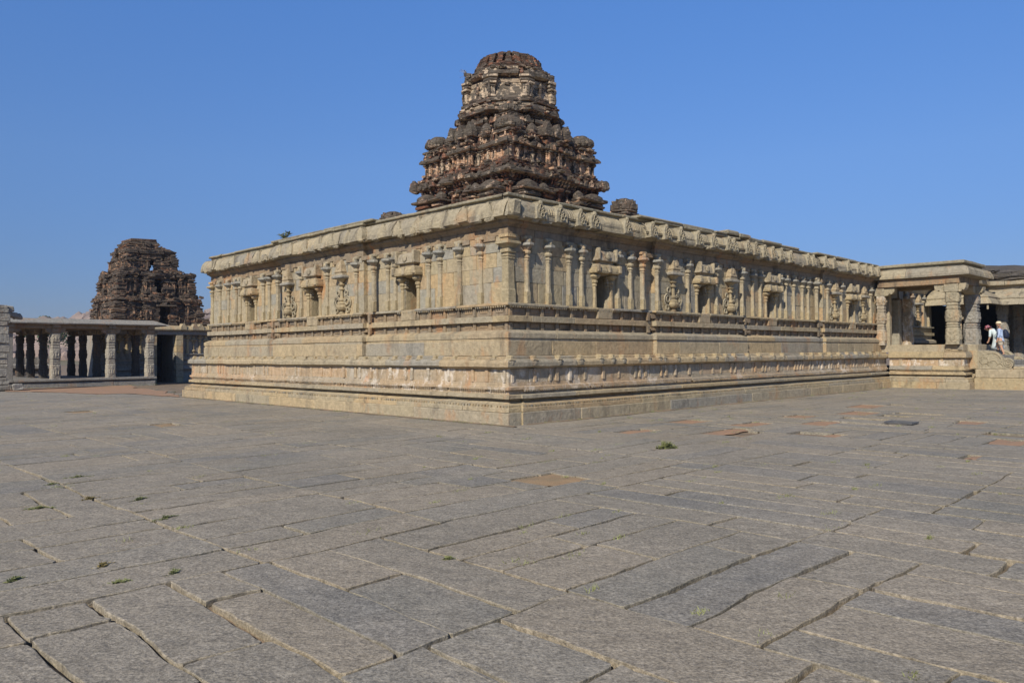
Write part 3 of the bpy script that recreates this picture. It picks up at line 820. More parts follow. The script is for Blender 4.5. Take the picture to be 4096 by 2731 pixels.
for nm, cx, cy, hw, zt in (('roof_shrine', 11.9, 5.76, .40, 7.42), ('roof_shrine', 5.7, 12.0, .42, 6.98)):
    mm = lowshrine(cx, cy, hw, zt); mm.build(nm, TWM, tso, .025, 3, .012, 10)
m = MB()
for (nx, ny) in ((-1, 0), (0, -1)):
    A = (tc+nx*(h0+.28), tc+ny*(h0+.28)); F = facing(A, nx, ny)
    for x in (-1.75, 1.75, -.95, .95):
        w = .42 if abs(x) > 1 else .22
        m.box(x-w, x+w, -.5, .30, 5.2, 6.7, .03, mi=2, T=F, j=.02)
        for k in range(5): m.box(x-w*.95, x+w*.95, -.5, .22+.07*(k % 2), 6.7+k*.09, 6.78+k*.09, .02, mi=random.choice((0, 1, 2)), T=F, j=.012)
        m.box(x-w*1.15, x+w*1.15, -.5, .42, 7.15, 7.24, .03, mi=1, T=F, j=.02)
        m.lathe(x, 0, [(7.22, w*.8), (7.28, w*1.0), (7.38, w*.95), (7.48, w*.5), (7.52, w*.15)], 10, 1, .8, mi=1, T=F, sq=.4)
m.build('bay_shrines', TWM, tso, .025, 3, .015, 10)
# second storey with figures
m = tier('x', h1, 8.0, 8.78, 9.25, tso)
m2 = MB()
for e in range(0): pass
for z, o in ((8.06, -.14), (8.15, -.10), (8.24, -.05)):
    tsweep(m, P1, [(o, z), (o, z+.08), (.3, z+.08), (.3, z)], .03, .25, random.choice((1, 0, 2)), .15)
rubble(m, P1, 8.0, 8.3, 220, out=.20); rubble(m, P1, 8.8, 9.25, 260, out=.26)
m.build('second_storey', TWM, tso, .025, 2.5, .012, 10)
m = MB(); mini_pil(m, P1, 8.27, 8.80, .10, .34, 0, .09)
m.build('tower_pilasters', TWM, tso, .01, 5)
def put_figures(P, z0, h, parent, nskip=.15, mi=0):
    n = len(P)
    for e in range(n):
        A, B = P[e], P[(e+1) % n]; L = math.hypot(B[0]-A[0], B[1]-A[1])
        if L < .3: continue
        d = ((B[0]-A[0])/L, (B[1]-A[1])/L); nx, ny = d[1], -d[0]
        if nx > .5 or ny > .5: continue       # sides never seen
        k = max(1, int(L/.52))
        for i in range(k):
            if rnd() < nskip: continue
            t = (i+.5)*L/k
            F = facing((A[0]+d[0]*t, A[1]+d[1]*t), nx, ny)
            mm = MB(); mm.box(-.11, .11, -.05, .16, z0-.05, z0+.01, .015, mi=1, T=F)
            hh = h*ru(.85, 1.1); st = rnd() < .3
            figure(mm, lambda x, y, z: F(x, y+.05, z), z0, hh*(.8 if st else 1), 0, st)
            mm.build('statue', [random.choice((M_TPL, M_TCR, M_TNK)), M_TCR], parent, .02, 7, .008, 20)
put_figures(P1, 8.26, .50, tso)
kk = [('corner_shrine', -1, -1), ('corner_shrine', 1, -1), ('corner_shrine', -1, 1), ('corner_shrine', 1, 1)]
for nm, sx, sy in kk:
    mm = MB(); kuta(mm, tc+sx*(h1-.36), tc+sy*(h1-.36), 8.92, .40, .90)
    mm.build(nm, TWM, tso, .018, 3, .012, 12)
for (nx, ny) in ((-1, 0), (0, -1), (1, 0), (0, 1)):
    mm = MB(); A = (tc+nx*(h1+.05), tc+ny*(h1+.05))
    sala(mm, A, nx, ny, 8.90, .50, .88, .6)
    mm.build('barrel_shrine', TWM, tso, .035, 3, .015, 12)
    for t in (-1.0, 1.0):
        mm = MB(); F = facing((tc+nx*(h1-.15)-ny*t, tc+ny*(h1-.15)+nx*t), nx, ny)
        mm.box(-.2, .2, -.3, .12, 8.9, 9.28, .03, mi=0, T=F, j=.01); mm.box(-.25, .25, -.3, .18, 9.28, 9.36, .03, mi=1, T=F, j=.015)
        for x in (-.15, 0, .15): mm.box(x-.03, x+.03, .1, .16, 8.98, 9.26, .01, mi=0, T=F)
        mm.lathe(0, 0, [(9.34, .2), (9.42, .24), (9.54, .22), (9.66, .12), (9.72, .03)], 10, 1, .8, mi=1, T=F)
        mm.build('small_shrine', TWM, tso, .03, 3, .015, 12)
# third storey
m = MB()
for k in range(9):
    z = 9.15+k*.095
    tsweep(m, P2, [(-.10+.02*(k % 3)+.012*k, z), (-.10+.02*(k % 3)+.012*k, z+.09), (.5, z+.09), (.5, z)], .035, .25, [2, 1, 0][k % 3], .15)
tsweep(m, P2, [(-.02, 9.90), (-.14, 9.94), (-.14, 10.02), (-.04, 10.12), (.2, 10.2), (.2, 9.90)], .06, .22, 1, .35)
gables(m, P2, 9.92, .16, .24)
mini_pil(m, P2, 9.55, 10.0, .10, .32, 0, .08)
rubble(m, P2, 9.1, 10.1, 420, out=.16); rubble(m, stepped(1.35), 10.1, 10.45, 160, out=.12)
m.build('third_storey', TWM, tso, .035, 2.5, .015, 10)
put_figures(P2, 9.5, .42, tso, .35)
for nm, sx, sy in kk:
    mm = MB(); kuta(mm, tc+sx*(h2-.30), tc+sy*(h2-.30), 9.95, .32, .62)
    mm.build(nm, TWM, tso, .02, 3, .012, 12)
for (nx, ny) in ((-1, 0), (0, -1), (1, 0), (0, 1)):
    mm = MB(); A = (tc+nx*(h2+.02), tc+ny*(h2+.02)); sala(mm, A, nx, ny, 9.95, .40, .66, .5)
    mm.build('barrel_shrine', TWM, tso, .035, 3, .015, 12)
# neck: octagon with one face square to the diagonal
def octa(r, bow=.0):
    pts = []
    for k in range(8):
        a = radians(22.5+45*k+0); pts.append((tc+r/cos(radians(22.5))*cos(a), tc+r/cos(radians(22.5))*sin(a)))
    return pts
# inside must lie to the left: counter-clockwise order
m = MB()
def oc(m, prof, j=.012, mi=0, step=.35, loss=0): tsweep(m, octa(1.62), prof, j, step, mi, loss)
oc(m, [(-.24, 10.34), (-.24, 10.46), (.5, 10.46), (.5, 10.34)], .03, 1, loss=.1)
oc(m, [(-.18, 10.46), (-.22, 10.56), (-.12, 10.62), (.5, 10.62), (.5, 10.46)], .02, 0)
oc(m, [(-.05, 10.62), (-.05, 10.70), (.5, 10.70), (.5, 10.62)], .01, 1)
oc(m, [(-.16, 10.70), (-.17, 10.78), (-.06, 10.84), (.5, 10.84), (.5, 10.70)], .02, 1, loss=.1)
oc(m, [(-.04, 10.84), (.13, 11.45), (.5, 11.45), (.5, 10.84)], .003, 0, 2)
oc(m, [(.10, 11.42), (.07, 11.50), (.07, 11.56), (.5, 11.56), (.5, 11.42)], .01, 0)
oc(m, [(.11, 11.56), (.11, 11.70), (.5, 11.70), (.5, 11.56)], .01, 2)
oc(m, [(.05, 11.66), (-.08, 11.69), (-.07, 11.78), (.06, 11.88), (.3, 11.93), (.3, 11.66)], .05, 1, .3, .2)
oc(m, [(.10, 11.88), (.12, 12.02), (.4, 12.02), (.4, 11.90)], .02, 0, loss=.1)
O = octa(1.62)
for e in range(8):
    A, B = O[e], O[(e+1) % 8]; L = math.hypot(B[0]-A[0], B[1]-A[1]); d = ((B[0]-A[0])/L, (B[1]-A[1])/L); nx, ny = d[1], -d[0]
    for t in (.10, L-.10):
        F = facing((A[0]+d[0]*t, A[1]+d[1]*t), nx, ny)
        m.box(-.10, .10, -.15, .12, 10.84, 10.95, .015, mi=0, T=F); m.box(-.075, .075, -.15, .09, 10.95, 11.3, .012, mi=0, T=F)
        m.box(-.10, .10, -.15, .12, 11.22, 11.27, .01, mi=1, T=F); m.box(-.13, .13, -.15, .16, 11.32, 11.40, .015, mi=0, T=F); m.box(-.16, .16, -.15, .13, 11.43, 11.52, .015, mi=1, T=F); m.box(-.18, .18, -.15, .15, 11.56, 11.66, .015, mi=0, T=F)
    if e % 2 == 1:      # faces towards the four sides project, with figures
        F = facing(((A[0]+B[0])/2, (A[1]+B[1])/2), nx, ny)
        m.box(-.34, .34, -.2, .16, 10.8, 10.9, .02, mi=1, T=F, j=.01)
        figure(m, F, 10.9, .62, 1)
        m.box(-.30, .30, -.3, .08, 11.68, 11.86, .05, mi=1, T=F, j=.05)
        m.rings([[F(p*.36, yy, 11.88+.30*q) for p, q in ((-.7, 0), (.7, 0), (.8, .35), (.5, .75), (.15, .95), (-.15, .95), (-.5, .75), (-.8, .35))] for yy in (-.4, -.12)], mi=1)
rubble(m, octa(1.80), 10.30, 10.62, 150, .05, .13, .12, (1, 1, 0, 2)); rubble(m, octa(1.54), 11.66, 12.0, 120, .04, .12, .16, (1, 1, 0)); rubble(m, octa(1.58), 10.8, 11.6, 60, .03, .09, .06, (1, 0))
gables(m, octa(1.54), 11.70, .10, .30)
m.build('neck', [M_TNK, M_TCR, M_TBR], tso, .025, 3, .015, 12)
for e in (2, 3, 4, 5, 6):
    A, B = O[e], O[(e+1) % 8]; L = math.hypot(B[0]-A[0], B[1]-A[1]); d = ((B[0]-A[0])/L, (B[1]-A[1])/L)
    for t in ((-.04, L+.04) if e % 2 == 0 else ()):
        mm = MB(); F = facing((A[0]+d[0]*t, A[1]+d[1]*t), d[1], -d[0]); figure(mm, lambda x, y, z: F(x, y+.06, z), 10.86, .62, 1); mm.build('statue', [M_TCR, M_TCR], tso, .03, 6, .01, 18)
# dome, courses of crumbling brick with ribs
m = MB()
prof = [(11.9, 1.52), (12.14, 1.37), (12.28, 1.28), (12.42, 1.20), (12.54, 1.14), (12.64, 1.06), (12.72, .90), (12.80, .66), (12.87, .45), (12.93, .22)]
def dr(z):
    for k in range(len(prof)-1):
        if prof[k][0] <= z <= prof[k+1][0]:
            f = (z-prof[k][0])/(prof[k+1][0]-prof[k][0]); return prof[k][1]*(1-f)+prof[k+1][1]*f
    return prof[0][1] if z < prof[0][0] else .15
z = 11.88
while z < 12.88:
    N = 44; r0 = dr(z)
    if 12.26 < z < 12.66: r0 -= .20
    rs = [[], [], []]
    for i in range(N):
        a = 2*pi*i/N; j = mn.noise(Vector((cos(a)*3, sin(a)*3, z*9)))*.12+ru(-.025, .025); rr = r0+j
        for q, (dz, f) in enumerate(((0, .97), (.03, 1), (.062, .99))): rs[q].append((tc+rr*f*cos(a), tc+rr*f*sin(a), z+dz))
    m.rings(rs, mi=0 if rnd() < .8 else 1); z += .066
NR_ = 24
for i in range(NR_):
    a = 2*pi*(i+.5)/NR_+radians(7.5)
    F = facing((tc, tc), cos(a), sin(a)); zb = 12.25+ru(-.05, .06); zt = 12.70+ru(-.03, .03)
    k = 0; z = zb
    while z < zt:
        r = dr(z)+.05*sin(pi*(z-zb+.1)/(zt-zb+.2))+ru(-.02, .02); w = .125*(dr(z)/1.35)+ru(-.012, .012)
        m.box(-w, w, r-.4, r, z, z+.082, .012, mi=0 if rnd() < .75 else 1, T=F, j=.008); z += .084
for i in range(16):
    a = rnd()*2*pi; r = ru(.1, .8); z = 12.90-(r*r)*.35; s_ = ru(.05, .10)
    m.box(tc+r*cos(a)-s_, tc+r*cos(a)+s_, tc+r*sin(a)-s_, tc+r*sin(a)+s_, z-.12, z+ru(.0, .06), .02, mi=1, j=.03)
m.box(tc+.95, tc+1.25, tc-1.25, tc-.95, 12.02, 12.18, .05, mi=1, j=.05)
m.build('dome', [M_TBR, M_TCR], tso, .05, 2.6, .028, 9)
# ================================================================== PORCH
U0 = 22.94; VP = -3.03; U1 = 26.6
P_por = [(U0, .1), (U0, VP), (24.08, VP)]
def pcourse(mb, pts, back, path=P_por, **k): run(mb, path, sec(pts, back), **k)
m = MB()
pcourse(m, pl1, .5, stone_len=(1.1, 2.2), jit=.005)
pcourse(m, pl2, .6, stone_len=(1.2, 2.4))
pcourse(m, rec1, .7); pcourse(m, fas, .6, stone_len=(1.2, 2.2))
pcourse(m, [(.272, .66), (.272, .775)], .6)
pcourse(m, [(.205, .768), (.20, .775), (.20, .828), (.255, .845), (.26, .93)], .6, stone_len=(1, 2))
saw(m, P_por, .085, .36, .432, .03, .10, .04); saw(m, P_por, .215, .722, .772, .02, .075, .06)
porch = m.build('porch', M_ST, T, .008, 2.2, .005, 11)
m = MB()
pcourse(m, [(.275, .93), (.275, 1.22)], .6, stone_len=(.8, 1.6))
for s_ in (-.35, -.9, -1.95, -2.5, -2.72): m.box(U0+.245, U0+.3, s_-.06, s_+.06, .93, 1.22, .01)
m.build('frieze', M_FR, porch, .006, 3)
m = MB()
pcourse(m, [(.25, 1.235), (.16, 1.275), (.15, 1.29), (.15, 1.40), (.17, 1.42), (.17, 1.47), (.22, 1.49), (.22, 1.52)], .8, stone_len=(1.4, 2.8), jit=.006)
pcourse(m, [(.40, 1.52), (.40, 1.82)], .8, stone_len=(1.2, 2.4))
m.box(U0+.38, U1, VP+.4, .7, 1.5, 1.81, .01)
m.box(U0+.34, U0+.9, -2.72, -2.03, 1.53, 1.825, .015)
for y in (-2.62, -2.18): m.box(U0+.31, U0+.5, y-.09, y+.09, 1.60, 1.74, .01)
m.box(24.3, 25.4, VP+.02, VP+.6, .2, 1.818, .02); m.box(25.4, U1, VP+.1, VP+.6, .2, 1.812, .02)
m.build('platform', M_ST, porch, .008, 2.5, .005, 12)
def porch_pillar(name, parent, mat, w=.25, z0=1.82, z1=3.97, seed=0):
    m = MB(); H = z1-z0
    def R(f, k): return [(x*w*k, y*w*k, z0+H*f) for x, y in ((-1, -.8), (-.8, -1), (.8, -1), (1, -.8), (1, .8), (.8, 1), (-.8, 1), (-1, .8))]
    m.rings([R(0, 1.05), R(.03, 1.05), R(.03, 1.0), R(.30, .98), R(.31, .90), R(.335, .90), R(.335, .98), R(.355, .98), R(.356, .84), R(.38, .84), R(.38, .93), R(.40, .93), R(.40, .84), R(.43, .84), R(.435, .98), R(.65, .98), R(.655, .84), R(.68, .84), R(.68, .92), R(.70, .92), R(.70, .84), R(.74, .84), R(.75, .93), R(.77, .93), R(.775, .85), R(.80, .85), R(.805, .98), R(1.0, .98)])
    for k in range(4):       # carved panels on the four faces
        a = k*pi/2; F = facing((cos(a)*w, sin(a)*w), cos(a), sin(a))
        for (a0, a1) in ((.04, .29), (.45, .63), (.82, .97)):
            m.box(-w*.68, w*.68, -.05, .012, z0+H*a0, z0+H*a1, .006, T=F)
            m.lathe(0, 0, [(z0+H*(a0+.03), .06), (z0+H*(a0+.06), .1), (z0+H*((a0+a1)/2), .07), (z0+H*(a1-.05), .09), (z0+H*(a1-.02), .03)], 7, 1, .45, T=F)
            for sx in (-1, 1): m.box(sx*.12-.03, sx*.12+.03, -.03, .035, z0+H*(a0+.05), z0+H*(a0+(a1-a0)*.6), .02, T=F)
    return m.build(name, mat, parent, .010, 4+seed, .006, 13)
p1 = porch_pillar('pillar', porch, M_CARV); p1.location = (23.30, -2.38, 0)
p2 = porch_pillar('pillar', porch, M_GREYC, .27, 1.82, 3.97, 3); p2.location = (25.75, -2.45, 0)
p3 = porch_pillar('pillar', porch, M_FR, .17, 1.82, 3.95, 5); p3.location = (23.25, .42, 0)
def bracket(m, cx, cy, z0, z1, w, arms):
    m.box(cx-w, cx+w, cy-w, cy+w, z0, z1, .015)
    for (dx, dy, l) in arms:
        F = facing((cx+dx*w, cy+dy*w), dx, dy); H = z1-z0
        m.rings([[F(x, 0, z0), F(x, l*.35, z0+.02), F(x, l*.5, z0+H*.28), F(x, l*.72, z0+H*.18), F(x, l*.95, z0+H*.45), F(x, l, z0+H*.75), F(x, l, z1), F(x, 0, z1)] for x in (-w*.75, w*.75)])
m = MB()
bracket(m, 23.30, -2.38, 3.96, 4.30, .27, [(0, 1, .38), (0, -1, .25), (1, 0, .35)])
m.build('bracket', M_CARV, porch, .01, 4, .005, 12); m = MB()
bracket(m, 25.75, -2.45, 3.96, 4.30, .27, [(0, 1, .35), (-1, 0, .35), (0, -1, .2), (1, 0, .2)])
m.build('bracket', M_CARV, porch, .01, 4, .005, 12); m = MB()
bracket(m, 23.28, .45, 3.94, 4.30, .20, [(0, -1, .42), (1, 0, .3)])
m.build('bracket', M_CARV, porch, .01, 4, .005, 12)
m = MB()
m.box(23.02, 23.52, VP+.35, .5, 4.30, 4.62, .012); m.box(23.52, 26.0, VP+.35, VP+.85, 4.305, 4.615, .012)
m.box(25.5, 26.0, VP+.85, .5, 4.30, 4.62, .012); m.box(23.1, 26.0, -2.2, .5, 4.58, 4.8, .01)
for y in (-2.4,): m.box(22.98, 23.3, y-.22, y+.22, 4.30, 4.50, .03)
m.build('beam', M_BEAM, porch, .008, 3, .004, 12)
P_pe = [(U0-.30+.49, .55), (U0-.30+.49, VP+.20+.0), (U1-.3, VP+.20), (U1-.3, .55)]
P_pe = [(x-.0, y) for x, y in P_pe]
m = MB()
pe = [(.10, 4.60), (-.08, 4.62), (-.25, 4.63), (-.26, 4.64), (-.26, 4.73), (-.24, 4.75), (-.22, 4.85), (-.16, 4.95), (-.06, 5.01), (.02, 5.03)]
pcourse(m, pe, .6, P_pe, stone_len=(1.2, 2.2), jit=.008, zj=.006)
m.build('eave', M_EAVE, porch, .014, 1.8, .008, 9)
m = MB()
pcourse(m, [(.10, 5.02), (.10, 5.15)], .6, P_pe); pcourse(m, [(-.01, 5.14), (-.02, 5.16), (-.02, 5.23), (.0, 5.26), (.1, 5.27)], .8, P_pe, stone_len=(.9, 1.9), jit=.015, zj=.01)
m.box(23.4, 26.1, -2.6, .8, 5.0, 5.24, .02)
m.build('roof', M_CAP, porch, .012, 2.5, .008, 10)
m = MB(); m.box(23.5, 26.62, .86, 1.3, 1.5, 5.2, .01); m.box(24.35, 25.3, .80, .9, 1.8, 4.35, .01)
m.build('inner_wall', M_WALL, porch, .004, 3)
m = MB()       # door jambs and engaged pillars inside the porch
m.box(23.55, 24.0, .55, .8, 1.8, 4.35, .02); m.box(24.0, 24.3, .35, .75, 1.8, 4.35, .02)
m.box(25.35, 25.75, .40, .8, 1.8, 3.9, .02); m.box(25.8, 26.1, .5, .8, 1.8, 4.0, .015)
m.build('door_jamb', M_WALL, porch, .008, 3, .004, 14)
pp4 = porch_pillar('pillar', porch, M_FR, .2, 1.82, 3.95, 7); pp4.location = (26.0, .25, 0)
# steps between carved balustrades, climbing towards the porch
m = MB()
for k in range(5):
    m.box(24.25, 26.6, VP-.40*(k+1)+.0, VP-.40*k+.06, .4, 1.57-.20*k, .02, j=.004)
stairs = m.build('staircase', M_GREY, T, .006, 3)
m = MB()
m.box(23.62, 24.30, -9.5, VP+.02, -.35, .45, .03); m.box(23.72, 24.9, -9.5, VP+.0, .45, .80, .025); m.box(24.9, 30.5, -9.5, -4.8, -.35, .78, .03)
m.box(24.2, 30.6, VP-.2, VP+2.2, -.35, .6, .03)
m.box(24.02, 24.3, VP-.02, VP+.28, .8, 1.57, .02)
m.build('footing', M_ST, stairs, .012, 1.5, .006, 10)
def balustrade():
    m = MB(); z0 = .81
    out = [(0, 0), (0, .73), (.12, .745), (.35, .745), (.60, .72), (.74, .66), (.86, .54), (.93, .44), (1.0, .46), (1.10, .45), (1.22, .38), (1.28, .26), (1.27, .14), (1.20, .06), (1.30, .0)]
    out = [(x*.98, z) for x, z in out]
    def P(x, y, z): return (y, -x, z0+z)
    m.rings([[P(x, y, z) for x, z in out] for y in (-.13, -.115, .115, .13)])
    rel = MB()
    def coil(cx, cz, R, th=.03, a0=0, a1=2*pi, shrink=0.0, n=18):
        rs = []
        for i in range(n+1):
            a = a0+(a1-a0)*i/n; R_ = R*(1-shrink*i/n)
            rs.append([P(cx+(R_+th*cos(b))*cos(a), -.125-.026*max(0, sin(b)+.35), cz+(R_+th*cos(b))*sin(a)) for b in (0, 1.26, 2.5, 3.77, 5.0)])
        rel.rings(rs)
    coil(1.08, .23, .17, .03, .4, .4+3.8*pi, .75, 40)
    coil(.50, .30, .36, .035, .0, pi*.95)          # trunk arch of the elephant-lion
    coil(.22, .36, .15, .03, pi*.6, pi*2.4); coil(.55, .18, .17, .025, .2, pi*.9); coil(.78, .12, .10, .02, 0, pi)
    coil(.28, .10, .13, .022, .3, 2.8)
    rel.lathe(.28, 0, [(.40, .02), (.46, .09), (.52, .12), (.60, .10), (.64, .03)], 8, 1, .3, T=lambda x, y, z: P(x, -.125+y, z))
    return m, rel
fk = None
for (u_, dv) in ((24.17, 0), (26.55, .1)):
    if fk is None:
        bm_, rel = balustrade(); bo = bm_.build('balustrade', M_CARV, stairs, .010, 3, .006, 12); bo.location = (u_, VP-.02, 0)
        ro = rel.build('carved_beast', M_CARV, bo, .004, 9); fk = bo
    else:
        c = fk.copy(); COL.objects.link(c); c.parent = stairs; c.location = (u_, VP+dv, .04)
        for ch in fk.children: d = ch.copy(); COL.objects.link(d); d.parent = c
m = MB()
m.box(26.45, 26.7, -5.2, -4.25, .8, 1.2, .03); m.box(23.95, 24.45, -5.1, -4.32, .80, .92, .02)
m.build('block', M_ST, stairs, .01, 3)
# temple side wall beyond the porch
m = MB()
Pb = [(U1, .75), (31.3, .75)]
for pts, back in ((pl1, .5), (pl2, .6), (fas, .6), ([(.27, .66), (.27, 1.23)], .6), (kpp, .75), ([(.59, 1.53), (.59, 1.87)], 1), ([(.59, 1.94), (.59, 2.06), (.74, 2.13)], 1), ([(.8, 2.13), (.8, 2.32)], 1), ([(.676, 2.32), (.676, 2.46)], 1), ([(.8, 2.46), (.8, 2.7)], 1), ([(.676, 2.7), (.676, 2.76)], 1), ([(.805, 2.76), (.805, 4.4)], 1), ([(.78, 4.4), (.67, 4.7)], 1), (evp, 1.1), ([(.75, 5.16), (.72, 5.33)], 1.2)):
    run(m, [(U1, 0), (31.3, 0)], sec(pts, back))
m.box(U1, 31.3, 1.0, 4, 5.0, 5.25, .02)
m.build('side_wall', M_WALL, T, .006, 2.5)
for s_ in (27.3, 28.2, 29.9, 30.7): inst(pv[0], T, (s_, .805, 0))
inst(kumo, T, (29.1, .805, 0))
# little plant on the roof
def leafy(name, parent, loc, n, R, H, mat, ls=.05, drop=.3, stems=6):
    m = MB()
    for i in range(stems):
        a = rnd()*2*pi; l = H*ru(.6, 1.1); ex, ey = R*ru(.2, .9)*cos(a), R*ru(.2, .9)*sin(a)
        base = (0, 0, 0); pts = []
        for k in range(5):
            f = k/4; pts.append((ex*f*f, ey*f*f, l*f))
        w = ls*.1
        m.rings([[(p[0]-w, p[1], p[2]), (p[0]+w, p[1], p[2]), (p[0], p[1]+w, p[2])] for p in pts])
        for k in range(max(1, n//stems)):
            f = ru(.25, 1.05); p = (ex*f*f, ey*f*f, l*f); b = rnd()*2*pi; ll = ls*ru(.6, 1.3)
            d = Vector((cos(b), sin(b), ru(-.3, .8))).normalized(); s2 = d.cross(Vector((0, 0, 1))).normalized()*ll*.22
            q = Vector(p); up = Vector((0, 0, ll*.08))
            m.add([q, q+d*ll*.5+s2+up, q+d*ll, q+d*ll*.5-s2+up], [(0, 1, 2, 3)])
    o = bpy.data.meshes.new(name); o.from_pydata(m.v, [], m.f); o.materials.append(mat)
    ob = bpy.data.objects.new(name, o); COL.objects.link(ob); ob.location = loc
    if parent: ob.parent = parent
    return ob
w = uv2w(.95, 11.55, 5.33)
o = leafy('roof_plant', None, w, 110, .26, .30, M_GRASS, .13, stems=9)
tag(o, 'small green plant sprouting from the temple roof edge above its sunlit left wall', 'plant')
o = leafy('tower_plant', None, uv2w(tc-1.15, tc+1.0, 12.15), 50, .30, .42, M_DRY, .05)
o.rotation_euler = (radians(-25), radians(-40), 0)
tag(o, 'wispy dry plant growing from the left edge of the brick dome of the central tower', 'plant')
# ================================================================== BIG HALL on the right
def bighall():
    H = empty('pillared_hall', uv2w(30, 0, 0), TH)
    tag(H, 'pillared hall with curved stone eaves and sooty lumpy roof, behind the porch at right', 'hall')
    uA, vA, uB = 0.7, -1.5, 2.8
    path = [(uA, .7), (uA, vA), (uB, vA), (uB, -12)]
    m = MB()
    run(m, path, sec([(.30, 4.62), (.08, 4.58), (-.20, 4.42), (-.42, 4.22), (-.55, 4.14), (-.52, 4.08), (-.62, 3.96), (-.66, 3.88), (-.70, 3.80), (-.66, 3.78), (-.3, 3.98), (.1, 4.05)], .5), stone_len=(1.3, 2), jit=.01, step=.6)
    for (x, y) in ((uA-.55, vA-.5), (uA-.5, -1.2), (uB-.55, -4.4)): m.box(x-.04, x+.04, y-.04, y+.04, 3.52, 3.95, .02)
    m.build('eave', M_EAVE, H, .02, 1.5, .008, 8)
    m = MB()
    run(m, path, sec([(.25, 4.55), (.25, 4.80)], .8), stone_len=(1, 2)); run(m, path, sec([(.05, 4.80), (.0, 4.84), (.0, 5.02), (.12, 5.05)], .8), stone_len=(.5, .9), jit=.02)
    m.build('parapet', M_ST, H, .02, 3, .012, 9)
    m = MB()
    run(m, path, sec([(.12, 5.05), (.05, 5.10), (.08, 5.24), (.3, 5.3)], 1.2), stone_len=(2, 4), jit=.05, step=.4)
    m.box(uA+.4, uB+.5, vA+.4, .7, 5.0, 5.3, .05); m.box(uB+.5, 14, -12, .7, 5.0, 5.28, .05)
    rs = []
    for i in range(22):
        y = 1.6-i*.6; ring = []
        for k in range(13):
            f = k/12; xs_ = uA+.5 if y > vA+.5 else uB+.5; x = xs_+(8-xs_)*f; h = 5.2+.78*sin(pi*min(1, f*1.1))**.6*(1-.0*f)*(1+.18*mn.noise(Vector((x*.5, y*.35, 3))))
            h -= .45*smooth(-2.2, -4.2, y)
            ring.append((x, y, h))
        ring += [(8, y, 5.1), (xs_, y, 5.1)]; rs.append(ring)
    m.rings(rs)
    for k in range(90):
        y = ru(-9, .5); x0_ = (uA if y > vA else uB)+.1; a = ru(.2, .7); m.box(x0_+ru(-.15, .1), x0_+.7, y-a, y+a, 5.24+ru(-.05, .06), 5.32+ru(0, .14), .03, j=.04)
    m.build('roof', M_MOUND, H, .16, .9, .06, 3.5)
    m = MB()
    m.box(uA+.3, uB+.2, vA+.3, .7, 4.06, 4.62, .02); m.box(uB+.2, 10, -12, .7, 4.06, 4.6, .02); m.box(uB-.6, 12, -12, 3, 0, .80, .03)
    m.box(uA-.3, uB-.6, vA-.4, 3, 0, .8, .03)
    m.build('ceiling', M_GREY, H, .01, 2)
    m = MB()
    m.box(8.6, 9, -12, 4, 0, 4.1, .02); m.box(uA+.6, 9, 1.6, 2, 0, 4.1, .02); m.box(3.4, 9, -9.4, -9, 0, 4.1, .02)
    m.build('inner_wall', M_DARKIN, H, .02, 1)  # near-black walls added to darken the hall, shade put into their colour
    first = None
    for i, (x, y) in enumerate([(1.2, -.95), (3.3, -1.9), (3.4, -3.9), (3.4, -6.4), (5.2, -2.2), (5.2, -4.8), (5.2, -7.2), (7.2, -1.4), (7.2, -4.0), ]):
        if first is None:
            first = porch_pillar('pillar', H, M_GREYC, .24, .8, 4.0); first.location = (x, y, 0)
        else:
            c = first.copy(); COL.objects.link(c); c.parent = H; c.location = (x, y, 0)
    # slim cluster of musical columns seen through the porch
    m = MB()
    for (x, y) in ((.9, -1.05), (1.0, -.6), (.9, -.25)):
        m.lathe(x, y, [(.8, .09), (1.8, .09), (1.85, .06), (3.0, .055), (3.02, .1), (3.1, .1)], 8)
    m.box(.7, 1.25, -1.15, -.1, 3.08, 3.3, .03); m.box(.7, 1.2, -1.1, -.2, 3.3, 4.0, .06, j=.03)
    m.build('column_cluster', M_FR, H, .02, 4)
    return H
bighall()
GT = empty('brick_tower', uv2w(62, -9.6, 0), TH)
tag(GT, 'distant red brick tower at the right border above the sooty hall roof', 'tower')
m = MB()
for k in range(14):
    z = 5+k*.45; h = 3.0-.12*k; m.box(-h, h, -h, h, z, z+.28, .05, mi=k % 2, j=.06); m.box(-h+.15, h-.15, -h+.15, h-.15, z+.28, z+.45, .04, j=.04)
m.box(-3, 3, -3, 3, 0, 5, .05)
m.build('storeys', [M_TPL, M_TCR], GT, .06, 1.5)
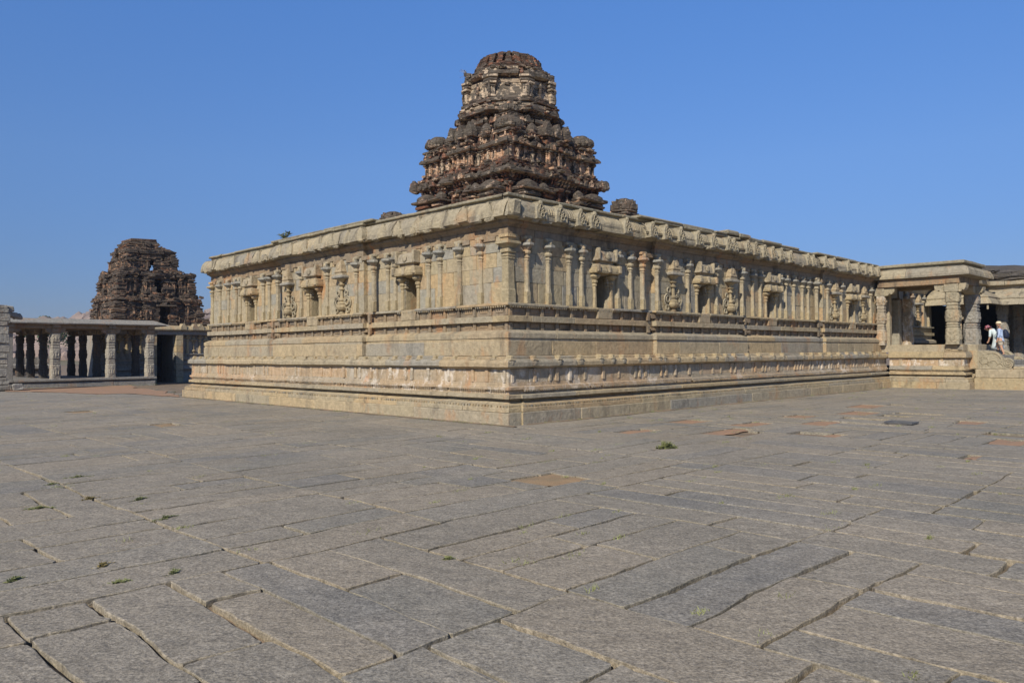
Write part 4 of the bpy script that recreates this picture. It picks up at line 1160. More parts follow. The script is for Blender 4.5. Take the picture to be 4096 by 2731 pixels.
# ================================================================== COLONNADE on the left
HZ = 0.0
def colonnade():
    H = empty('open_hall', uv2w(2.3, 37.2, 0), TH)
    tag(H, 'open colonnade with carved square pillars and grey stone slab roof, at far left', 'hall')
    u = lambda x: x-2.3
    x0, x1 = u(-3.2), u(6.15); D = 8.2
    m = MB()
    run(m, [(x0, 0), (x1, 0), (x1, 4)], sec([(.08, -.5), (.08, .03), (.10, .05)], 1.0), stone_len=(1.6, 3), jit=.01)
    run(m, [(x0, 0), (x1, 0), (x1, 4)], sec([(.22, .05), (.22, .15)], 1.0), stone_len=(2, 3))
    run(m, [(x0, 0), (x1, 0), (x1, 4)], sec([(.04, .15), (.02, .17), (.02, .27), (.04, .29)], 1.0), stone_len=(1.6, 3), jit=.015)
    m.box(x0, u(3.8), .9, D, .0, .28, .02); m.box(u(3.8), x1-.3, .9, 4.2, .0, .278, .02)
    m.build('platform', M_GREY, H, .012, 2, .006, 9)
    cols = [u(-1.60), u(.64), u(3.57), u(5.80)]; rows = [.27, 2.6, 4.8, 7.0]
    first = None
    base = {}
    for vi, yy in enumerate(rows):
        for ci, xx in enumerate(cols):
            if vi > 0: xx = [u(-1.6), u(.60), u(3.50), u(5.78)][ci]
            if vi > 1 and ci == 3: continue
            if vi == 0 and ci == 0:
                m = MB(); m.box(-.15, .15, -.15, .15, .28, 2.88, .015); o = m.build('pillar', M_GREY, H, .006, 3); o.location = (xx, yy, 0); continue
            if first is None:
                first = porch_pillar('pillar', H, M_PIL, .235, .28, 2.88); first.location = (xx, yy, 0)
                back = porch_pillar('pillar', H, M_SHADED, .2, .28, 2.88); back.location = (u(-1.76), 4.8, 0)
            elif vi == 2 and ci == 0: continue
            else:
                c = (first if vi == 0 else back).copy(); COL.objects.link(c); c.parent = H; q = 1 if vi == 0 else .98; c.location = (xx-(0, .0, .16, .24)[vi], yy, 0); c.scale = (q, q, 1)
    for vi, yy in enumerate(rows):
        for ci, xx in enumerate(cols):
            if vi > 1 and ci == 3: continue
            m = MB(); bracket(m, xx, yy, 2.88, 3.16, .22, [(1, 0, .28), (-1, 0, .28), (0, -1, .22 if yy > 1 else .06), (0, 1, .22)])
            m.build('bracket', M_BEAM, H, .01, 4)
    m = MB()
    for yy in rows:
        xs = [x0]+cols[0:]+[x1-.1] if yy < 3 else [x0]+cols[:3]
        for a, b in zip(xs[:-1], xs[1:]): m.box(a, b-.01, yy-.2, yy+.2, 3.16, 3.46+ru(-.005, .005), .012)
    for xx in cols:
        m.box(xx-.19, xx+.19, -.12, .1, 3.18, 3.42, .02); m.box(xx-.2, xx+.2, .62, 6.8 if xx < cols[3] else 2.4, 3.17, 3.45, .01)
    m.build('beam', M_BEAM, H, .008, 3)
    m = MB()
    def slab(a, b, hipL=0.0, hipR=0.0):
        j = ru(-.02, .02)
        pf = [(-.22+j, 3.40), (-.24+j, 3.46), (.15, 3.68), (.9, 3.76), (.9, 3.62), (.2, 3.50)]
        rs = []
        for x in (a, (a+b)/2, b):
            rs.append([(x+(hipR*max(0, .55-(y+.44))*1.2 if x == b and hipR else 0), y, z+ru(-.006, .006)) for y, z in pf])
        m.rings(rs)
    slab(u(-3.2), u(-1.65)); slab(u(-1.62), u(.93)); slab(u(.95), u(3.72)); slab(u(3.74), u(6.2), 0, 1.0)
    m.box(u(-3.2), u(3.85), .88, D+.3, 3.46, 3.70, .03); m.box(u(3.85), u(6.15), .88, 3.6, 3.46, 3.70, .03)
    # hipped right end
    m.rings([[(u(6.15), y, z) for y, z in ((.3, 3.48), (.3, 3.70), (3.6, 3.70), (3.6, 3.48))], [(u(6.75), y, z) for y, z in ((-.35, 3.38), (-.35, 3.44), (3.65, 3.44), (3.65, 3.38))]])
    m.build('roof', M_GREY, H, .014, 1.6, .008, 8)
colonnade()
# rubble pier at the left edge of the view
m = MB(); z = -.15
rw = empty('ruined_wall', uv2w(-2.65, 34.6, 0), TH)
tag(rw, 'broken upright pier of stacked grey carved blocks cut by the left edge of the photo', 'ruin')
k = 0
while z < 4.05:
    h = random.choice((.2, .3, .45, .22)); w = .55+ru(-.05, .05)+(.12 if k in (1,) else 0); d = .5
    m.box(-w, w*.62+ru(-.06, .06), -d+ru(-.04, .04), d, z, z+h-.015, .03, j=.015); z += h; k += 1
m.build('block_stack', M_GREYC, rw, .02, 3, .01, 9)
m = MB()
for (x, y, zz, s_) in ((.62, 0, 3.72, .22), (.85, .1, 3.66, .2), (.35, .0, 4.02, .25), (.75, -.5, .0, .25)): m.box(x-s_, x+s_, y-s_, y+s_, zz-s_*.6, zz+s_*.6, .05, j=.05)
m.build('loose_block', M_GREY, rw, .03, 3)
# ================================================================== GATEWAY TOWER on the left
def gateway():
    W = empty('gateway_tower', uv2w(8.25, 41.6, 0), TH)
    tag(W, 'crumbling brick gateway tower with stacked window openings above a stone doorway, left of the temple', 'tower')
    hl, hw, D = 4.25, 5.4, 6.4            # stone storey left and right extents, depth
    m = MB()
    dl, dr_ = -.62, .68
    for (a, b) in ((-hl, dl), (dr_, hw)):
        path = [(a, 0), (b, 0)]
        for pts, back in (([(.0, -.4), (.0, .35)], .6), ([(.18, .35), (.18, .62)], .6), ([(-.02, .60), (-.05, .64), (-.02, .78), (.1, .82)], .6), ([(.12, .82), (.12, 1.02)], .6), ([(.02, 1.02), (.02, 1.12), (.14, 1.16)], .6), ([(.2, 1.16), (.2, 1.32)], .6), ([(.06, 1.32), (.06, 1.44)], .6), ([(.2, 1.44), (.2, 1.62)], .6), ([(.08, 1.62), (.08, 1.70)], .6), ([(.26, 1.70), (.26, 2.3)], .6), ([(.26, 2.3), (.26, 3.0)], .6)):
            run(m, path, sec(pts, back), stone_len=(.8, 1.8), jit=.012, gap=.014)
    run(m, [(-3.1, D), (-3.1, .5)], sec([(.0, -.4), (.0, 3.2)], .9), stone_len=(1, 2)); run(m, [(hw, 0), (hw, D)], sec([(.1, -.4), (.1, 3.2)], .9), stone_len=(1, 2))
    m.box(dl-.9, dl, .2, D, -.3, 3.1, .02); m.box(dr_+.1, dr_+.9, .35, D, -.3, 3.1, .02)
    m.build('stone_storey', M_GREY, W, .01, 2, .005, 9)
    m = MB()
    for x in (dl-.17, dr_+.28):
        for k in range(8): m.box(x-.24, x+.24, -.14, .4, -.3+k*.42, .11+k*.42, .015, j=.005)
    m.box(dl-.4, dl-.1, -.1, .4, 1, 3.0, .01)
    m.build('door_frame', M_ST, W, .01, 3)
    m = MB(); m.box(dl, dr_+.1, 2.6, 2.8, -.3, 3.0, .01); m.box(dl, dr_+.1, .2, D, 2.98, 3.1, .01)
    m.build('dark_passage', M_DARKIN, W)  # near-black end and ceiling, the shade of the passage is in the colour
    m = MB(); m.box(-hl, hw, -.10, .7, 2.98, 3.26, .02); m.box(-3.1, 3.2, .7, D, 3.1, 3.58, .02)
    m.build('lintel', M_GREY, W, .008, 2)
    m = MB()
    run(m, [(-hl, .6), (-hl, 0), (hw, 0), (hw, .6)], sec([(0, 3.24), (-.30, 3.28), (-.32, 3.36), (-.2, 3.52), (-.05, 3.60)], .6), stone_len=(1, 2.2), jit=.02)
    for x in (1.15, 1.95, 2.35, 3.1, 3.4, 4.2, -1.2, -2, -2.8): m.rings([[(x+p*.2, yy, 3.33+.42*q) for p, q in ((-1, 0), (1, 0), (1.05, .35), (.7, .65), (.4, .85), (.4, 1.0), (-.4, 1.0), (-.4, .85), (-.7, .65), (-1.05, .35))] for yy in (-.36, .1)])
    m.build('eave', M_ST, W, .015, 3)
    wp = MB(); wp.lathe(0, 0, [(1.70, .11), (2.0, .11), (2.02, .08), (2.55, .07), (2.58, .13), (2.64, .13), (2.66, .07), (2.72, .07), (2.78, .2), (2.84, .2), (2.88, .1), (3.0, .12)], 8, 1, .8)
    w0 = None
    for x in (1.18, 1.62, 2.48, 3.35, 4.2, -1.5, -2.35, -3.2, -4.0):
        if w0 is None: w0 = wp.build('pilaster', M_ST, W, .006, 5); w0.location = (x, .2, 0)
        else:
            c = w0.copy(); COL.objects.link(c); c.parent = W; c.location = (x, .2, 0)
    wk = MB(); wk.lathe(0, 0, [(1.72, .08), (1.78, .06), (1.84, .15), (1.92, .15), (1.98, .06), (2.4, .04), (2.46, .12), (2.52, .06), (2.58, .22), (2.66, .24), (2.7, .12), (2.86, .12), (2.98, .04)], 8, 1, .7)
    k0 = None
    for x in (2.05, 2.92, -1.92, -2.8, -3.65):
        if k0 is None: k0 = wk.build('pot_pilaster', M_ST, W, .006, 5); k0.location = (x, .22, 0)
        else:
            c = k0.copy(); COL.objects.link(c); c.parent = W; c.location = (x, .22, 0)
    # brick storeys
    def gpath(h, d0, d1, bayw, pr=.18):
        # front along +u at v=d0, back at d1
        return [(-h, d0), (-h*.62, d0), (-h*.62, d0+pr), (-h*.40, d0+pr), (-h*.40, d0-.05), (h*.40, d0-.05), (h*.40, d0+pr), (h*.62, d0+pr), (h*.62, d0), (h, d0), (h, d0+1.2), (h-pr, d0+1.2), (h-pr, d1-1.2), (h, d1-1.2), (h, d1), (-h, d1), (-h, d1-1.2), (-h+pr, d1-1.2), (-h+pr, d0+1.2), (-h, d0+1.2)]
    def block(mm, h, d0, d1, z0, z1, door, mats=(0, 1), tilt=0.0, cx=0.0):
        """courses of brick with a hole through the middle bay of the front"""
        P = gpath(h, d0, d1, 1)
        z = z0; k = 0
        while z < z1-.02:
            f = (z-z0)/(z1-z0); hh = .11
            Pk = [(cx+x*(1-tilt*f), y+tilt*f*(.9 if y < (d0+d1)/2 else -.9)) for x, y in P]
            if door and z < door[2] and z+hh > door[3]:
                # split the front bay
                a, b = door[0], door[1]; y0 = d0-.05+tilt*f*.9
                Q = Pk[:5]+[(a, y0), (a, y0+2.6), (b, y0+2.6), (b, y0)]+Pk[5:]
            else: Q = Pk
            prot = (.0, .02, .045, .01)[k % 4]
            band = (k % 9 in (0, 1)); 
            if f > .86: prot = .16-.04*(k % 2); band = True
            if f < .10: prot = .08; band = True
            loops = [Q]
            if door and len(door) > 4 and Q is not Pk:      # a slanting passage right through: the sky shows in the window
                hq = h*(1-tilt*f); a, b = door[0], door[1]; e1 = d1-tilt*f*.9
                loops = [[(cx-hq, y0), (a, y0), (a+1.1, e1), (cx-hq, e1)], [(b, y0), (cx+hq, y0), (cx+hq, e1), (b+1.15, e1)]]
            for lp in loops: tsweep(mm, lp, [(-prot, z), (-prot, z+hh-.01), (.45, z+hh-.01), (.45, z)], .035, .32, 1 if band and rnd() < .85 else random.choice((0, 0, 1)), .16)
            z += hh; k += 1
    Dd = D
    mm = MB(); cx = 0
    block(mm, 2.82, .55, Dd-.7, 3.55, 5.55, (-.12, .56, 4.95, 3.4), tilt=.05, cx=-.12)
    P = gpath(2.74, .60, Dd-.75, 1); mini_pil(mm, P, 4.0, 4.95, .13, .42, 0, .12, .62)
    mm.box(-.4, .9, .25, .8, 4.93, 5.04, .02, mi=1)
    rubble(mm, gpath(2.75, .55, Dd-.7, 1), 5.0, 5.6, 260, .07, .18, .2, (0, 1)); rubble(mm, [(-2.9, .55), (-.8, .5), (-.8, .9), (-2.9, 1.2)], 3.6, 5.0, 90, .07, .18, .12, (0, 1))
    mm.build('lower_brick_storey', [M_GPL, M_GCR], W, .13, 1.3, .06, 4.5)
    mm = MB()
    block(mm, 2.52, 1.0, Dd-1.1, 5.5, 7.25, (-.26, .22, 6.75, 5.85), tilt=.10, cx=-.12)
    P = gpath(2.44, 1.03, Dd-1.15, 1); mini_pil(mm, P, 5.9, 6.75, .12, .36, 0, .12, .45)
    rubble(mm, gpath(2.35, 1.05, Dd-1.2, 1), 6.7, 7.35, 260, .07, .18, .2, (0, 1)); rubble(mm, gpath(2.5, .95, Dd-1.1, 1), 5.5, 5.85, 160, .07, .18, .2, (0, 1))
    mm.build('middle_brick_storey', [M_GPL, M_GCR], W, .13, 1.3, .06, 4.5)
    mm = MB()
    block(mm, 1.78, 1.5, Dd-1.6, 7.2, 8.85, (-.47, -.09, 8.1, 7.45, 1), tilt=.16, cx=-.30)
    P = [(x-.3, y) for x, y in gpath(1.70, 1.53, Dd-1.65, 1)]; mini_pil(mm, P, 7.55, 8.2, .11, .34, 0, .12, .36)
    rubble(mm, [(x-.3, y) for x, y in gpath(1.5, 1.7, Dd-1.8, 1)], 8.15, 8.9, 300, .07, .18, .2, (0, 1)); rubble(mm, [(x-.2, y) for x, y in gpath(1.78, 1.5, Dd-1.6, 1)], 7.1, 7.45, 160, .07, .18, .2, (0, 1))
    mm.build('upper_brick_storey', [M_GPL, M_GCR], W, .13, 1.3, .06, 4.5)
    mm = MB()
    z = 8.75; k = 0
    while z < 9.55:
        f = (z-8.75)/.8; a = -1.95+.55*f; b = .95-.75*f
        mm.box(a+ru(-.08, .08), b+ru(-.08, .08), 2.0+.2*f, Dd-1.9-.2*f, z, z+.11, .03, mi=random.choice((0, 1)), j=.05); z += .11; k += 1
    mm.box(-1.15, -.15, 2.3, Dd-2.4, 9.50, 9.60, .04, mi=1, j=.05)
    for q in range(26):
        x = ru(-1.9, .6); y = ru(2, Dd-2.2); zz = 9.45-.42*(x+.65)**2; e = ru(.08, .2); mm.box(x-e, x+e, y-e, y+e, zz-.25, zz+ru(0, .08), .03, mi=1, j=.06)
    z = 8.75
    while z < 9.0: mm.box(.62+ru(-.06, .06), 1.22-(z-8.75)*.8+ru(-.06, .06), 1.9, Dd-1.8, z, z+.1, .03, mi=1, j=.05); z += .1
    mm.build('broken_crown', [M_GPL, M_GCR], W, .09, 1.7, .05, 6)
    # rubble of corner turrets, statues
    for (x, y, z0, s_, hh) in ((-2.75, .75, 3.6, .36, 1.5), (2.65, .75, 3.6, .32, 1.3), (-2.45, 1.15, 5.6, .30, 1.3), (2.2, 1.15, 5.6, .30, 1.3), (-2.65, 5.3, 3.6, .36, 1.5), (-2.4, 4.9, 5.6, .32, 1.4), (-1.85, 1.7, 7.3, .26, .8), (1.2, 1.7, 7.3, .27, 1.3), (-1.8, 4.3, 7.3, .26, .9), (3.0, .6, 3.6, .3, .5), (-1.45, .9, 3.6, .3, 1.1), (1.5, .9, 3.6, .3, 1.1)):
        mm = MB(); z = z0
        while z < z0+hh:
            r = s_*ru(.8, 1.15)*(1 if z < z0+hh*.8 else .75); mm.box(x-r, x+r, y-r, y+r, z, z+.10, .03, mi=random.choice((0, 1, 1)), j=.03); z += .105
        mm.build('corner_turret', [M_GPL, M_GCR], W, .06, 2.2, .04, 7)
    for (x, y, z0, hh) in ((-1.75, .58, 4.0, .62), (-1.35, .52, 4.0, .6), (-1.0, .5, 4.0, .85), (-.72, .48, 4.0, .6), (-2.1, .58, 4.0, .55), (1.2, .55, 3.9, .4), (1.7, .6, 3.95, .6), (-.95, 1.0, 5.95, .6), (-1.55, 1.05, 5.95, .55), (.72, 1.0, 5.95, .6), (1.05, 1.0, 5.95, .62), (1.4, 1.05, 5.95, .5), (-2.2, 1.05, 6.0, .5), (2.3, 1.05, 5.95, .5), (1.4, 1.55, 7.6, .5), (-.8, 1.55, 7.6, .5)):
        mm = MB(); figure(mm, facing((x, y), 0, -1), z0, hh); mm.build('statue', M_GPL, W, .02, 8)
    mm = MB(); mm.box(-.11, .55, 1.2, 3.05, 3.5, 4.95, .01); mm.box(-.25, .21, 1.6, 3.5, 5.8, 6.75, .01)
    mm.build('opening_back', M_DARKIN, W)  # near-black blocks in the window openings, painted shade
gateway()
# low ruined compound wall behind the colonnade
m = MB()
cw = empty('compound_wall', uv2w(-4, 52, 0), TH)
tag(cw, 'low ruined compound wall of grey blocks seen between the colonnade pillars', 'wall')
run(m, [(-22, 0), (8, 0)], sec([(0, -.5), (0, .45)], .8), stone_len=(1, 2.2), jit=.05)
run(m, [(-22, 0), (8, 0)], sec([(.25, .45), (.25, .72)], .8), stone_len=(1, 2.2))
run(m, [(-22, 0), (8, 0)], sec([(-.2, .72), (-.2, .92), (0, 1.0)], .8), stone_len=(1, 2.2), jit=.06, zj=.04)
run(m, [(-22, 0), (8, 0)], sec([(.05, 1.0), (.05, 1.55)], .6), stone_len=(.6, 1.5), jit=.08, zj=.08, gap=.05)
m.build('block_wall', M_GREY, cw, .04, 1.5)
# ================================================================== HILLS
def hills():
    m = MB(); N = 90; rows = []
    def hgt(px, d):
        # px: azimuth tangent x/y; d: distance
        h = 0
        for (c, w, H, dd, wd) in ((-.62, .16, 13, 300, 120), (-.44, .10, 10, 260, 90), (-.395, .045, 17.5, 330, 90), (-.36, .05, 16, 300, 100), (-.52, .10, 16.4, 330, 110), (-.25, .3, 12, 420, 90), (.2, .5, 10, 460, 100), (.62, .2, 12, 420, 120)):
            h = max(h, H*math.exp(-((px-c)/w)**2)*math.exp(-((d-dd)/wd)**2))
        x = px*d
        return (h*(1+.35*mn.noise(Vector((x*.02, d*.02, 0)))) + 1.0*mn.noise(Vector((x*.08, d*.08, 5)))*min(1, h/4))*smooth(130, 200, d)
    ds = [130, 150, 170, 185, 200, 215, 230, 245, 260, 275, 290, 305, 320, 335, 350, 370, 400, 440, 500, 600]
    for d in ds:
        rows.append([(-.95+i*1.9/N, d) for i in range(N+1)])
    vs = []; fs = []
    for r in rows:
        for (p, d) in r: vs.append((p*d, d, hgt(p, d)-1.2))
    for k in range(len(rows)-1):
        for i in range(N): fs.append((k*(N+1)+i, k*(N+1)+i+1, (k+1)*(N+1)+i+1, (k+1)*(N+1)+i))
    m.add(vs, fs)
    o = m.build('hills', M_HILL, None, smooth_=True); tag(o, kind='structure')
    # boulders, a slope of hundreds of them
    ico = bmesh.new(); bmesh.ops.create_icosphere(ico, subdivisions=1, radius=1)
    iv = [v.co.copy() for v in ico.verts]; ifc = [[v.index for v in f.verts] for f in ico.faces]; ico.free()
    b = MB(); cnt = 0
    random.seed(11)
    for i in range(9000):
        p = ru(-.72, -.34) if rnd() < .9 else ru(-.9, .7); d = ru(165, 380); h = hgt(p, d)
        if h < .6 and rnd() < .6: continue
        if mn.noise(Vector((p*30, d*.03, 1))) < -.3: continue
        s_ = (ru(.5, 1.7) if rnd() < .8 else ru(1.5, 3.2)); e = (ru(.8, 1.4), ru(.8, 1.3), ru(.55, 1.0)); o_ = Vector((ru(0, 90), ru(0, 90), 0)); a = rnd()*6
        ca, sa = cos(a), sin(a); pts = []
        for v in iv:
            q = v*(1+.35*mn.noise(v*1.3+o_)); x, y, z = q.x*e[0]*s_, q.y*e[1]*s_, q.z*e[2]*s_
            pts.append((p*d+x*ca-y*sa, d+x*sa+y*ca, h-1.2+z+s_*.25))
        b.add(pts, ifc)
    for (p, d, zz, s_) in ((-.545, 318, 17.6, 2.4), (-.528, 318, 17.4, 2.8), (-.51, 318, 17.6, 3.0), (-.496, 318, 17.6, 2.6), (-.482, 318, 17.2, 2.6), (-.385, 322, 20.0, 3.4), (-.377, 322, 18.5, 3.0), (-.392, 320, 20.5, 2.4)):
        o_ = Vector((ru(0, 90), 3, 0)); b.add([(p*d+v.x*s_*1.5, d+v.y*s_, zz-s_*.4+v.z*s_*.7*(1+.3*mn.noise(v+o_))) for v in iv], ifc)
    o = b.build('boulders', M_BOULD, None); tag(o, 'pinkish granite boulders heaped over the far hillside', kind='stuff'); tag(o, None, 'boulders')
    sh = MB()
    for i in range(700):
        p = ru(-.75, -.34); d = ru(180, 400); h = hgt(p, d)
        if mn.noise(Vector((p*26, d*.02, 7))) < .02: continue
        s_ = ru(1, 2.6); c = Vector((p*d, d, h-1.2+s_*.3))
        for k in range(26):
            n_ = Vector((ru(-1, 1), ru(-1, 1), ru(-.4, 1))).normalized(); q = c+n_*s_*ru(.5, 1); t = n_.orthogonal().normalized()*s_*.3; u_ = n_.cross(t)
            sh.add([q-t-u_, q+t-u_, q+t+u_, q-t+u_], [(0, 1, 2, 3)])
    o = sh.build('hill_shrubs', M_SHRUB, None); tag(o, 'dark green scrub between the boulders of the far hill', 'shrubs', kind='stuff')
hills()
def tree(p, d, z, R, H, label):
    r = empty('tree', (p*d, d, z)); tag(r, label, 'tree')
    t = MB(); t.lathe(0, 0, [(0, R*.10), (H*.3, R*.07), (H*.7, R*.04)], 7)
    for k in range(5):
        a = k*1.3; t.rings([[(cos(a)*f*R*.6+R*.03*cos(b), sin(a)*f*R*.6+R*.03*sin(b), H*(.35+.4*f)) for b in (0, 2, 4)] for f in (0, 1)])
    t.build('trunk', plain('bark', (.12, .09, .06)), r)
    c = MB()
    for i in range(900):
        n_ = Vector((ru(-1, 1), ru(-1, 1), ru(-.5, 1))).normalized(); f = ru(.5, 1)**.5*(1+.25*mn.noise(n_*2.5))
        q = Vector((n_.x*R*f, n_.y*R*f, H*.62+n_.z*H*.38*f)); e = R*ru(.05, .10)
        a = Vector((ru(-1, 1), ru(-1, 1), ru(-1, 1))).normalized(); u_ = a.orthogonal().normalized(); w_ = a.cross(u_)
        c.add([q-u_*e, q-w_*e*.6, q+u_*e, q+w_*e*.6], [(0, 1, 2, 3)])
    c.build('crown', M_SHRUB, r)
tree(-.5945, 140, .2, 3.3, 8.1, 'dark rounded tree peeping over the colonnade roof at the far left')
tree(-.512, 318, 18.3, 3.2, 2.9, 'small grey-green tree crowning the boulder ridge, middle one of the three')
tree(-.548, 318, 17.2, 2.4, 2.2, 'low bush on the boulder ridge, next right of the dark rounded tree')
tree(-.486, 318, 17.3, 2.0, 2.0, 'low bush on the boulder ridge touching the left side of the gateway tower')
# ================================================================== GROUND
def ground():
    m = MB(); N = 60; us = [-80+i*4 for i in range(60)]
    vs = []; fs = []
    xs = [-700, -400, -250]+[-200+i*10 for i in range(41)]+[250, 400, 700]; ys = [-60, -30]+[-20+i*4 for i in range(32)]+[120, 150, 200, 300, 500, 900]
    for y in ys:
        for x in xs:
            dx, dy = x-CX0, y-CY0; v = -dx*UY+dy*UX
            vs.append((x, y, gz(0, v)-.045-(.02 if v > 0 else 0)))
    W_ = len(xs)
    for j in range(len(ys)-1):
        for i in range(W_-1): fs.append((j*W_+i, j*W_+i+1, (j+1)*W_+i+1, (j+1)*W_+i))
    m.add(vs, fs); o = m.build('ground', M_SOIL, None, smooth_=True); tag(o, kind='structure')
ground()
SAND = [(-4.50, -5.30, .42, .36), (3.6, -2.2, .5, .35), (3.9, -3.6, .6, .3), (2.8, -5.85, .30, .16), (1.3, -8.62, .26, .10), (3.7, -8.5, .5, .25), (6.5, -3.5, .5, .3), (8.5, -4.2, .6, .4), (2.2, -4.0, .7, .25), (5.2, -4.6, .6, .3), (11, -3.4, .8, .4), (1.0, -2.6, .5, .2), (7.3, -7.0, .5, .25), (-5.05, 12.27, .35, .5), (-4.95, 6.2, .3, .45)]
SLABS = []
HOLES = [(s[0]-s[2]*.95, s[0]+s[2]*.95, s[1]-s[3]*.95, s[1]+s[3]*.95) for s in SAND]
def pavement():
    random.seed(23)
    rects = []
    def fits(u0, u1, v0, v1):
        c = uv2w((u0+u1)/2, (v0+v1)/2); r = max(u1-u0, v1-v0)
        if c.y < -2 or c.y > 64: return False
        if abs(c.x) > c.y*.76+2.5+r: return False
        if u0 > .1 and v0 > .1: return False
        if u0 > 23.2 and v0 > -2.9: return False
        if v0 > 37.4: return False
        return True
    # zones of parallel strips
    def zone(u0, u1, v0, v1):
        if not fits(u0-1, u1, v0-1, v1): return
        c = uv2w((u0+u1)/2, (v0+v1)/2); d = c.length
        mv, mu = (v0+v1)/2, (u0+u1)/2
        along_u = rnd() < .5
        if mv > 4: along_u = rnd() < .75
        elif mv > -6.3 and mu < -3: along_u = rnd() < .8
        elif mv <= -6.3: along_u = rnd() < .2
        a0, a1, b0, b1 = (u0, u1, v0, v1) if along_u else (v0, v1, u0, u1)
        b = b0
        while b < b1-.01:
            w = min(ru(.38, .66), b1-b)
            if b1-b-w < .3: w = b1-b
            a = a0
            while a < a1-.01:
                l = min(random.choice((ru(.7, 1.3), ru(1.3, 2.6), ru(1.6, 2.8))), a1-a)
                if a1-a-l < .4: l = a1-a
                r = (a, a+l, b, b+w) if along_u else (b, b+w, a, a+l)
                rects.append(r); a += l
            b += w
    def split(u0, u1, v0, v1):
        if (u1-u0) > 4.2: m_ = u0+(u1-u0)*ru(.35, .65); split(u0, m_, v0, v1); split(m_, u1, v0, v1)
        elif (v1-v0) > 3.8: m_ = v0+(v1-v0)*ru(.35, .65); split(u0, u1, v0, m_); split(u0, u1, m_, v1)
        else: zone(u0, u1, v0, v1)
    split(-34, 0, -14.0, -6.3); split(-34, 0, -6.3, 37.3); split(0, 46, -32, 0); split(-34, 0, -32, -14.0); split(0, 5.0, 17.7, 37.3)
    # traced slabs nearest to the camera come first
    near = SLABS
    mb = MB()
    bb = (-10.9, -3.2, -11.2, -1.8)
    for (a, b, c_, d_) in HOLES:
        nr = []
        for (u0, u1, v0, v1) in rects:
            if u1 <= a or u0 >= b or v1 <= c_ or v0 >= d_: nr.append((u0, u1, v0, v1)); continue
            if u0 < a: nr.append((u0, a, v0, v1)); u0 = a
            if u1 > b: nr.append((b, u1, v0, v1)); u1 = b
            if v0 < c_: nr.append((u0, u1, v0, c_)); v0 = c_
            if v1 > d_: nr.append((u0, u1, d_, v1))
        rects[:] = nr
    all_ = [(r, 0) for r in rects if fits(*r) and r[1]-r[0] > .06 and r[3]-r[2] > .06]
    random.shuffle(all_)
    for (u0, u1, v0, v1), kind in all_:
        cu, cv = (u0+u1)/2, (v0+v1)/2
        if rnd() < .004 and uv2w(cu, cv).length > 15: continue
        if 1 < cu < 13 and -7 < cv < -.8 and rnd() < .06: continue
        # strip of bare red earth in front of the colonnade
        d = uv2w(cu, cv).length
        near_ = d < 11
        stp = .10 if d < 7 else .16 if d < 12 else .5 if d < 22 else 9
        g = ru(.002, .006) if d < 25 else .006
        am = .013 if d < 12 else .012 if d < 22 else 0
        gs = [g*random.choice((.15, .5, 1, 1.6))+(ru(.01, .03) if rnd() < .05 else 0) for _ in range(4)]
        U0_, U1_, V0_, V1_ = u0+gs[0], u1-gs[1], v0+gs[2], v1-gs[3]
        if U1_-U0_ < .1 or V1_-V0_ < .1: continue
        z = gz(cu, cv)+ru(-.0028, .0028)+.006*mn.noise(Vector((cu*.4, cv*.4, 0))); tu, tv = ru(-.003, .003), ru(-.003, .003)
        rc_ = ru(.01, .045) if d < 22 else 0
        corners = [(U0_, V0_), (U1_, V0_), (U1_, V1_), (U0_, V1_)]
        # skew a little
        if d < 30: corners = [(x+ru(-.012, .012), y+ru(-.012, .012)) for x, y in corners]
        ring = []; inn = []
        sd = Vector((rnd()*99, rnd()*99, 0))
        for k in range(4):
            A, B = corners[k], corners[(k+1) % 4]; L = math.hypot(B[0]-A[0], B[1]-A[1]); n_ = max(1, int(L/stp))
            dx, dy = (B[0]-A[0])/L, (B[1]-A[1])/L; nx, ny = -dy, dx
            for i in range(n_):
                t = i/n_*L
                if rc_ and i == 0:
                    for tt in (rc_,):
                        p = (A[0]+dx*tt+nx*rc_*.3, A[1]+dy*tt+ny*rc_*.3); ring.append(p); inn.append((nx, ny))
                    continue
                if rc_ and t < rc_*1.5: continue
                w = abs(mn.noise(Vector((A[0]+dx*t, A[1]+dy*t, 0))*3.1+sd))*am*2.2+abs(mn.noise(Vector((A[0]+dx*t, A[1]+dy*t, 0))*9+sd))*am*1.8
                ring.append((A[0]+dx*t+nx*w, A[1]+dy*t+ny*w)); inn.append((nx, ny))
            if rc_:
                p = (B[0]-dx*rc_+nx*rc_*.3, B[1]-dy*rc_+ny*rc_*.3); ring.append(p); inn.append((nx, ny))
        def warp(x, y):
            q = Vector((x, y, 0)); a = mn.noise_vector(q*.4)*.10+mn.noise_vector(q*1.7)*.03
            return (x+a.x, y+a.y)
        if U1_ < -.3 or V1_ < -.3: ring = [warp(*p) for p in ring]
        bev = ru(.003, .008) if d < 14 else .004
        def Z(x, y): return z+(x-cu)*tu*2+(y-cv)*tv*2+(.004*mn.noise(Vector((x*4, y*4, 2))) if d < 22 else 0)
        top = []; mid = []; low = []
        for (x, y), (nx, ny) in zip(ring, inn):
            w = uv2w(x, y)
            k_ = bev*ru(.6, 1.4); w2 = uv2w(x+nx*k_, y+ny*k_)
            low.append((w.x, w.y, Z(x, y)-.06)); mid.append((w.x, w.y, Z(x, y)-bev*.7)); top.append((w2.x, w2.y, Z(x, y)))
        n_ = len(ring); o = len(mb.v); mb.v += low+mid+top
        for i in range(n_):
            j = (i+1) % n_
            mb.f.append([o+i, o+j, o+n_+j, o+n_+i]); mb.m.append(1)
            mb.f.append([o+n_+i, o+n_+j, o+2*n_+j, o+2*n_+i]); mb.m.append(1)
